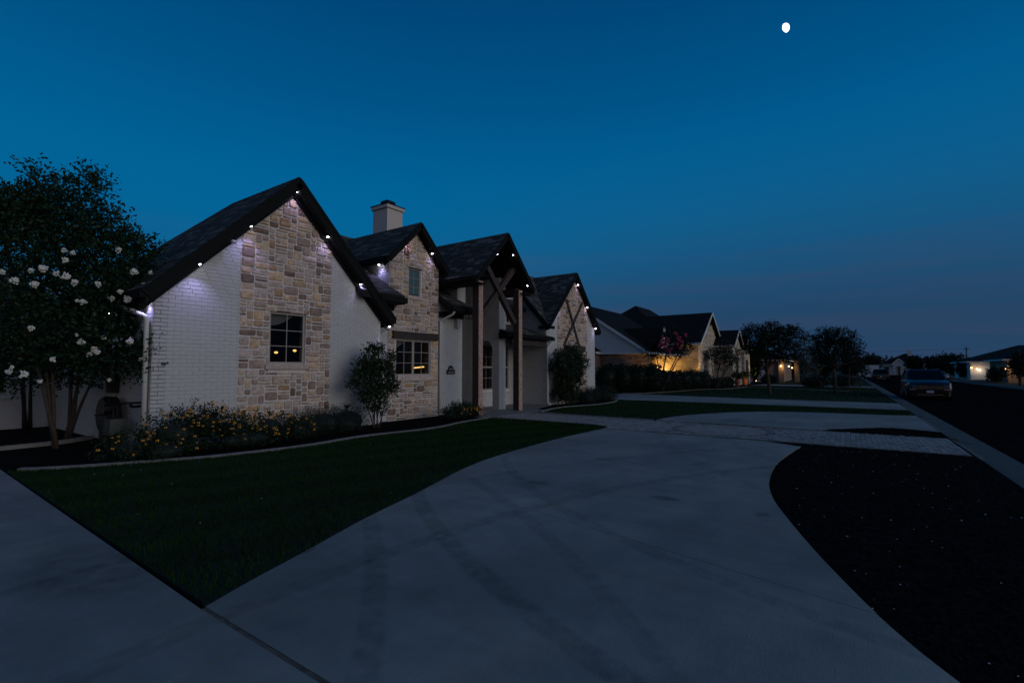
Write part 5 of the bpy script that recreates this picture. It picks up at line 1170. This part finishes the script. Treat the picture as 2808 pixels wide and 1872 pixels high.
# ---------------------------------------------------------------- houses further down the street
def simple_house(label, x0, x1, y0, y1, ez, rz, face, openings, wallm='farwall', roofm='roof2', hip=2.5):
    """hip-roofed house; face 'x' = the side towards us, 'y' = the side towards the street"""
    t = thing('far_house', label, 'house', ((x0 + x1) / 2, (y0 + y1) / 2, 0))
    MB().box(x0, x1, y0, y1, -.03, ez).build('wall', wallm, t)
    o = .5; lx, ly = x1 - x0, y1 - y0
    if ly > lx: r0, r1 = ((x0 + x1) / 2, y0 + lx / 2, rz), ((x0 + x1) / 2, y1 - lx / 2, rz)
    else: r0, r1 = (x0 + ly / 2, (y0 + y1) / 2, rz), (x1 - ly / 2, (y0 + y1) / 2, rz)
    c = [(x0 - o, y0 - o, ez), (x1 + o, y0 - o, ez), (x1 + o, y1 + o, ez), (x0 - o, y1 + o, ez)]
    if ly > lx: pl = [[c[0], c[1], r0], [c[1], c[2], r1, r0], [c[2], c[3], r1], [c[3], c[0], r0, r1]]
    else: pl = [[c[0], c[1], r1, r0], [c[1], c[2], r1], [c[2], c[3], r0, r1], [c[3], c[0], r0]]
    rf = roof('roof', pl, .16, False, roofm, parent=t)
    for i in range(4): fascia(rf, Vector(c[i]) - Vector((0, 0, .1)), Vector(c[(i + 1) % 4]) - Vector((0, 0, .1)), .2, .05, m='trim')
    for kind_, a0, a1, z0, z1 in openings:
        b = MB(); f = MB()
        if face == 'x':
            b.box(x0 - .04, x0 - .015, a0, a1, z0, z1); f.box(x0 - .06, x0 - .005, a0 - .1, a0, z0, z1 + .1); f.box(x0 - .06, x0 - .005, a1, a1 + .1, z0, z1 + .1); f.box(x0 - .06, x0 - .005, a0, a1, z1, z1 + .1)
        else:
            b.box(a0, a1, y0 - .04, y0 - .015, z0, z1); f.box(a0 - .1, a0, y0 - .06, y0 - .005, z0, z1 + .1); f.box(a1, a1 + .1, y0 - .06, y0 - .005, z0, z1 + .1); f.box(a0, a1, y0 - .06, y0 - .005, z1, z1 + .1)
        w_ = f.build('window' if kind_ != 'door' else 'door', 'trim', t); b.build('pane' if kind_ != 'door' else 'door_leaf', {'win': 'car_glass', 'lit': 'warm_lens', 'door': 'wood', 'garage': 'siding'}[kind_], w_)
    return t
h3 = simple_house('single-storey house with pale garage and warm porch lamps behind the left oak', 70.0, 84, 7.0, 18, 2.9, 5.6, 'x', [('garage', 8.6, 11.0, 0.02, 2.3)], wallm='nbrick')
MB().box(69.4, 69.98, 6.6, 7.2, 0, 2.9).build('brick_pillar', 'nbrick', h3); MB().box(72.5, 73.0, 5.2, 5.7, 0, 2.8).build('brick_pillar', 'nbrick', h3)
roof('roof', [[(69.2, 4.9, 2.95), (75, 4.9, 2.95), (75, 9.5, 4.6), (69.2, 9.5, 4.6)]], .15, False, 'roof2', parent=h3)
def porch_lamp(p, label, power, col=(1, .6, .22), r=.09):
    p = Vector(p); t = thing('porch_lamp', label, 'lamp', tuple(p)); MB().box(p.x - .06, p.x + .06, p.y - .06, p.y + .06, p.z + .09, p.z + .13).build('cap', 'metal', t); MB().ball(p, r).build('bulb', 'warm_lens', t)
    l = bpy.data.lights.new('porch_bulb', 'POINT'); l.energy = power; l.color = col; l.shadow_soft_size = .1; o = bpy.data.objects.new('porch_bulb', l); COL.objects.link(o); hook(o, t); o.location = p + Vector((-.16, -.16, -.12))
q = at_x(2141, 1003, 69.2); porch_lamp((69.2, q.y, q.z), 'warm lamp on the brick pillar of the house behind the left oak', 14)
q = at_x(2163, 1004, 72.2); porch_lamp((72.2, q.y, q.z), 'warm lamp on the second pillar of the house behind the left oak', 14)
q = at_x(2172, 1008, 74.5); porch_lamp((74.5, q.y, q.z), 'small warm lamp in the porch of the house behind the left oak', 7)

def yx(px, X): return at_x(px, 1000, X).y
EX = 180.0; w0, w1 = yx(2415, EX), yx(2520, EX)
eh = simple_house('pale house with hip roof and arched porch closing the end of the street', EX, EX + 12, w1 - 4, w0, 3.1, 6.3, 'x', [('win', yx(2437, EX), yx(2424, EX), .9, 2.4), ('win', yx(2512, EX), yx(2496, EX), .9, 2.4), ('door', yx(2468, EX), yx(2462, EX), 0, 2.3)])
ya, yb_ = yx(2481, EX - 1.5), yx(2448, EX - 1.5); c = (ya + yb_) / 2; hw = (yb_ - ya) / 2
ar = [(c + hw * .55 * math.cos(a * math.pi / 8), 1.9 + .7 * math.sin(a * math.pi / 8)) for a in range(0, 9)]
wall_x(MB(), [(ya, -.03), (c - hw * .55, -.03)] + ar[::-1] + [(c + hw * .55, -.03), (yb_, -.03), (yb_, 3.0), (c, 4.6), (ya, 3.0)], [], EX - 1.6, EX - 1.4).build('porch_gable', 'farwall', eh)
pg = roof('roof', [[(EX - 1.8, ya - .4, 2.95), (EX - 1.8, c, 4.75), (EX + 4, c, 4.75), (EX + 4, ya - .4, 2.95)], [(EX - 1.8, c, 4.75), (EX - 1.8, yb_ + .4, 2.95), (EX + 4, yb_ + .4, 2.95), (EX + 4, c, 4.75)]], .15, False, 'roof2', parent=eh)
fascia(pg, (EX - 1.85, ya - .4, 2.87), (EX - 1.85, c, 4.67), .25, .06, m='trim'); fascia(pg, (EX - 1.85, yb_ + .4, 2.87), (EX - 1.85, c, 4.67), .25, .06, m='trim')
q = at_x(2495, 985, EX + 5); MB().box(EX + 4.6, EX + 5.6, q.y - .5, q.y + .5, 4, 7.2).build('chimney', 'farwall', eh)
simple_house('small pale house wing with gable left of the white trailer', 160, 170, yx(2385, 160), yx(2330, 160), 2.9, 5.2, 'x', [('win', yx(2374, 160), yx(2367, 160), .9, 2.2), ('win', yx(2352, 160), yx(2345, 160), .6, 2.4)])
simple_house('small pale gabled house just right of the end house, behind the blue car', 188, 197, yx(2562, 188), yx(2530, 188), 3.0, 5.6, 'x', [('win', yx(2555, 188), yx(2540, 188), .8, 2.3)])
RX = 106.0; ry = at_x(2660, 1000, RX).y
r1 = simple_house('pale house with white lit garage lamps across the street', RX, RX + 14, ry - 16, ry, 2.9, 5.6, 'x', [('garage', ry - 4.6, ry - 1.2, .02, 2.2)])
for i, (px, py, pw) in enumerate(((2664, 1008, 6), (2679, 1011, 6), (2685, 1014, 10))):
    q = at_x(px, py, RX - .5); porch_lamp((RX - .5, q.y, q.z), ('left white lamp on the pale garage across the street', 'middle white lamp on the pale garage across the street', 'right and brightest white lamp on the pale garage across the street')[i], pw, (1, .92, .8), .11 + .06 * (i == 2))
QX = 84.0; qy = at_x(2762, 1000, QX).y
r2 = simple_house('dark house with big roof and warm lamps at the far right across the street', QX, QX + 9, qy - 18, qy, 2.9, 5.6, 'x', [('win', qy - 1.9, qy - .7, .8, 2.3), ('win', qy - 5, qy - 3.4, .8, 2.2)], wallm='nbrick')
q = at_x(2757, 1012, QX - .5); porch_lamp((QX - .5, q.y, q.z), 'warm lamp by the window of the dark house across the street', 18)
q = at_x(2798, 1034, QX - 2); porch_lamp((QX - 2, q.y, q.z), 'low warm lamp at the far right picture edge', 8, r=.06)

def far_tree(label, X, px, ptop, pbot, rpx, m, seed, n=420):
    d = ray(px, 1000); y = d.y / d.x * X; base = Vector((X, y, -.01)); dep = (base - Vector((0, 0, CAM_H))).dot(_f)
    cy = (ptop + pbot) / 2; rz = (pbot - ptop) / 2
    g = random.Random(seed); bl = [pbx(base, px + g.uniform(-.35, .35) * rpx, cy + g.uniform(-.3, .3) * rz, rpx * g.uniform(.5, .75), rz * g.uniform(.5, .72), 1) for _ in range(5)]
    tree('far_tree', label, base, bl, n, 7, .0042 * dep * .9, .34, .012 * dep, m, seed, .0022 * dep, .0008 * dep, tipsn=3, group='dark trees at the end of the street')
for i, a in enumerate([('dark tree left of the end house at the street end', 150, 2392, 977, 1018, 19), ('dark tree in front of the end house under its chimney', 165, 2508, 984, 1016, 12), ('dark tree cluster right of the end house, first of three', 170, 2562, 980, 1028, 14),
                       ('dark tree cluster right of the end house, middle of three', 165, 2592, 972, 1030, 24), ('tallest dark tree right of the end house by the pole', 160, 2622, 966, 1032, 26), ('dark shrubby tree left of the lit garage across the street', 110, 2650, 990, 1034, 16),
                       ('dark tree in front of the lit garage across the street', 82, 2732, 1014, 1042, 13), ('big dark tree before the dark house at far right', 70, 2795, 965, 1040, 24), ('dark tree behind the pale slim tree', 90, 2260, 965, 1035, 30), ('dark tree mass between the live oaks', 100, 2180, 970, 1040, 40),
                       ('dark tree on the left lawn far down the street', 120, 2330, 985, 1035, 24), ('dark evergreen beside the neighbouring pots', 62, 2068, 960, 1060, 15)]):
    far_tree(a[0], *a[1:], 'leaf_oak' if i % 3 else 'leaf_dark', 100 + i)
foliage('treeline', None, [((330, y, 2.5), (6, 10, 4), 1) for y in range(-140, 160, 12)], 2600, 6, 1.4, .4, 2.5, 'leaf_dark', 130, kind='stuff')
bpy.data.objects['treeline']['label'] = 'far dark line of trees along the horizon'; bpy.data.objects['treeline']['category'] = 'trees'
d = ray(2652, 1000); py_ = d.y / d.x * 150
t = thing('utility_pole', 'wooden utility pole with wires rising behind the far right trees', 'utility pole', (150, py_, 0))
MB().tube([(150, py_, 0), (150, py_, 6.8)], [.13, .10], 8).build('pole', 'utility', t); MB().box(149.9, 150.1, py_ - .5, py_ + .5, 6.2, 6.32).build('crossarm', 'utility', t)
for k in (-1, 0, 1): MB().tube([(150 + 6 * math.sin(u / 8 * math.pi) * 0, py_ + k * .45 + u * 12, 6.35 - 1.2 * math.sin(u / 8 * math.pi) * .6) for u in range(9)], .010, 4).build('wire', 'metal', t)

# ---------------------------------------------------------------- vehicles
def car(name, label, loc, rz, paint, suv=True, rear=False):
    """local frame: front towards -x, length along x, z up"""
    t = thing(name, label, 'car', loc); t['local'] = 1; t.rotation_euler = (0, 0, rz)
    W = 1.0; top = 1.78 if suv else 1.46; L0, L1 = -2.5, 2.5
    # body lofted from cross sections: (x, half width low, half width mid, z bottom, z belt)
    secs = [(-2.50, .74, .80, .42, .86), (-2.44, .86, .92, .30, .98), (-2.25, .94, .99, .24, 1.06), (-1.55, .97, 1.0, .24, 1.13), (-.95, .98, 1.0, .24, 1.17), (0, .98, 1.0, .24, 1.18), (1.2, .98, 1.0, .24, 1.19), (2.2, .95, .98, .26, 1.18), (2.44, .88, .92, .34, 1.12), (2.50, .80, .86, .46, 1.0)]
    k = top / 1.78 if not suv else 1
    vs = []; fs = []
    for x, wl_, wm_, zb, zt in secs:
        zt *= k; vs += [(x, -wl_, zb), (x, -wm_, zb + (zt - zb) * .45), (x, -wm_ * .985, zb + (zt - zb) * .82), (x, -wm_ * .90, zt), (x, 0, zt + .035), (x, wm_ * .90, zt), (x, wm_ * .985, zb + (zt - zb) * .82), (x, wm_, zb + (zt - zb) * .45), (x, wl_, zb), (x, 0, zb)]
    n = 10
    for i in range(len(secs) - 1): fs += [(i * n + j, i * n + (j + 1) % n, (i + 1) * n + (j + 1) % n, (i + 1) * n + j) for j in range(n)]
    fs += [tuple(range(n)), tuple((len(secs) - 1) * n + j for j in reversed(range(n)))]
    body = MB().add(vs, fs).build('body', paint, t, smooth=True)
    zb = 1.16 * k; zt = top - .05
    x0b, x0t, x1t, x1b = (-1.0, -.35, 2.05, 2.38) if suv else (-.95, -.2, 1.2, 2.0)
    cab = [(x0b, -.88, zb), (x0b, .88, zb), (x1b, .88, zb), (x1b, -.88, zb), (x0t, -.70, zt), (x0t, .70, zt), (x1t, .70, zt), (x1t, -.70, zt)]
    MB().hexa(cab).build('window_glass', 'car_glass', t)
    MB().hexa([(x0t - .06, -.73, zt - .035), (x0t - .06, .73, zt - .035), (x1t + .06, .73, zt - .035), (x1t + .06, -.73, zt - .035), (x0t + .1, -.66, top), (x0t + .1, .66, top), (x1t - .05, .66, top), (x1t - .05, -.66, top)]).build('roof', paint, t)
    for s in (-1, 1):
        MB().beam((x0b, s * .89, zb - .03), (x0t, s * .715, zt), .07, .07).build('pillar', paint, t); MB().beam((.55, s * .90, zb - .03), (.6, s * .715, zt), .05, .09, (1, 0, 0)).build('pillar', 'car_black', t); MB().beam((x1b, s * .89, zb - .03), (x1t, s * .715, zt), .10, .10).build('pillar', paint, t)
        if suv: MB().beam((x0t + .1, s * .66, top + .03), (x1t - .1, s * .66, top + .03), .035, .03).build('roof_rail', 'chrome', t)
        MB().hexa([(-.88, s * .98, zb - .02), (-.88, s * 1.17, zb - .01), (-.72, s * 1.17, zb - .01), (-.72, s * .98, zb - .02), (-.88, s * .99, zb + .16), (-.88, s * 1.15, zb + .14), (-.74, s * 1.15, zb + .14), (-.74, s * .99, zb + .16)]).build('mirror', paint, t)
        for xx in (-1.52, 1.48):
            w_ = MB().tube([(xx, s * .80, .37), (xx, s * 1.005, .37)], .37, 20).build('wheel', 'tyre', t); MB().tube([(xx, s * 1.006, .37), (xx, s * 1.015, .37)], .24, 14).build('rim', 'chrome', w_)
            MB().tube([(xx, s * 1.001, .38), (xx, s * 1.004, .38)], .43, 20).build('wheel_arch', 'tyre', t)
        if not rear:
            hl = MB().hexa([(-2.50, s * .50, .80), (-2.36, s * .93, .86), (-2.28, s * .95, .86), (-2.42, s * .50, .80), (-2.47, s * .52, .93), (-2.34, s * .93, .99), (-2.26, s * .95, .99), (-2.40, s * .52, .93)]).build('headlight', 'lampglass', t)
            MB().beam((-2.505, s * .60, .60), (-2.47, s * .90, .63), .05, .045).build('fog_lamp', 'chrome', t)
        MB().hexa([(2.44, s * .66, .84), (2.44, s * .92, .84), (2.52, s * .88, .84), (2.53, s * .66, .84), (2.44, s * .66, 1.02), (2.44, s * .92, 1.02), (2.50, s * .88, 1.02), (2.52, s * .66, 1.02)]).build('tail_light', 'tail', t)
    MB().hexa([(-2.53, -.55, .64), (-2.53, .55, .64), (-2.45, .55, .64), (-2.45, -.55, .64), (-2.51, -.60, .92), (-2.51, .60, .92), (-2.42, .60, .92), (-2.42, -.60, .92)]).build('grille', 'metal', t)
    for z in (.70, .80): MB().beam((-2.535, -.54, z), (-2.535, .54, z), .012, .018).build('grille_bar', 'chrome', t)
    MB().tube([(-2.545, 0, .79), (-2.53, 0, .79)], [.07, .07], 14).build('emblem', 'car_blue', t)
    MB().hexa([(-2.52, -.80, .26), (-2.52, .80, .26), (-2.40, .90, .26), (-2.40, -.90, .26), (-2.53, -.80, .60), (-2.53, .80, .60), (-2.42, .94, .60), (-2.42, -.94, .60)]).build('bumper', 'metal', t)
    MB().beam((-2.54, -.55, .33), (-2.54, .55, .33), .02, .02).build('skid_trim', 'chrome', t)
    MB().box(-2.56, -2.545, -.155, .155, .44, .57).build('licence_plate', 'plate', t); MB().box(2.53, 2.545, -.155, .155, .66, .78).build('licence_plate', 'plate', t)
    MB().beam((2.52, -.55, .46), (2.52, .55, .46), .02, .05).build('bumper_trim', 'chrome', t)
    return t
car('parked_car', 'dark blue sport utility car parked at the kerb facing us', (38.9, -3.82, -.135), 0, 'car_blue')
car('parked_car', 'black car parked at the kerb beyond the blue one, tail towards us', (90.0, -3.9, -.135), math.pi, 'car_black', True, True)
car('parked_car', 'silver car parked across the street behind the blue one', (96.0, -11.0, -.135), 0, 'car_grey', False)
t = thing('cargo_trailer', 'white box trailer parked at the left kerb far down the street', 'trailer', (104, -3.4, 0))
MB().box(103, 107, -4.35, -2.45, .35, 2.35).build('box', 'trim', t)
for k in range(6): MB().box(102.985, 102.998, -4.3, -2.5, .5 + k * .3, .53 + k * .3).build('rib', 'plastic_white', t)
for s in (-4.4, -2.4): MB().tube([(105, s - .1, .2), (105, s + .1, .2)], .34, 14).build('wheel', 'tyre', t)
MB().beam((103, -3.4, .3), (101.6, -3.4, .3), .1, .1).build('drawbar', 'metal', t)

# ---------------------------------------------------------------- moon
d = ray(2154.5, 77).normalized(); c = Vector((0, 0, CAM_H)) + d * 3000
mm_ = mat('moon_glow', (1, 1, 1), .9, emit=(1, .98, .97), estr=3.5)
t = MB().ball((0, 0, 0), 1, 1, 20, 12)
sx = d.cross(Vector((0, 0, 1))).normalized(); su = sx.cross(d).normalized(); R0 = 3000 * 8.8 / FPX
vs = []
for p in t.v:
    a, e = p[0], p[2]                                     # a: across, e: up in the sky
    wdt = .80 if a > 0 else .66
    ang = R(-16); aa, ee = a * wdt * (1 - .13 * (e < 0) * (-e)), e * 1.0
    xx, yy_ = aa * math.cos(ang) - ee * math.sin(ang) * -1, aa * math.sin(ang) * -1 + ee * math.cos(ang)
    vs.append(sx * xx * R0 + su * yy_ * R0 + d * p[1] * R0 * .7)
o = MB().add(vs, t.f).build('moon', mm_, smooth=True); o.location = c; tag(o, 'bright white gibbous moon high in the blue dusk sky', 'moon')
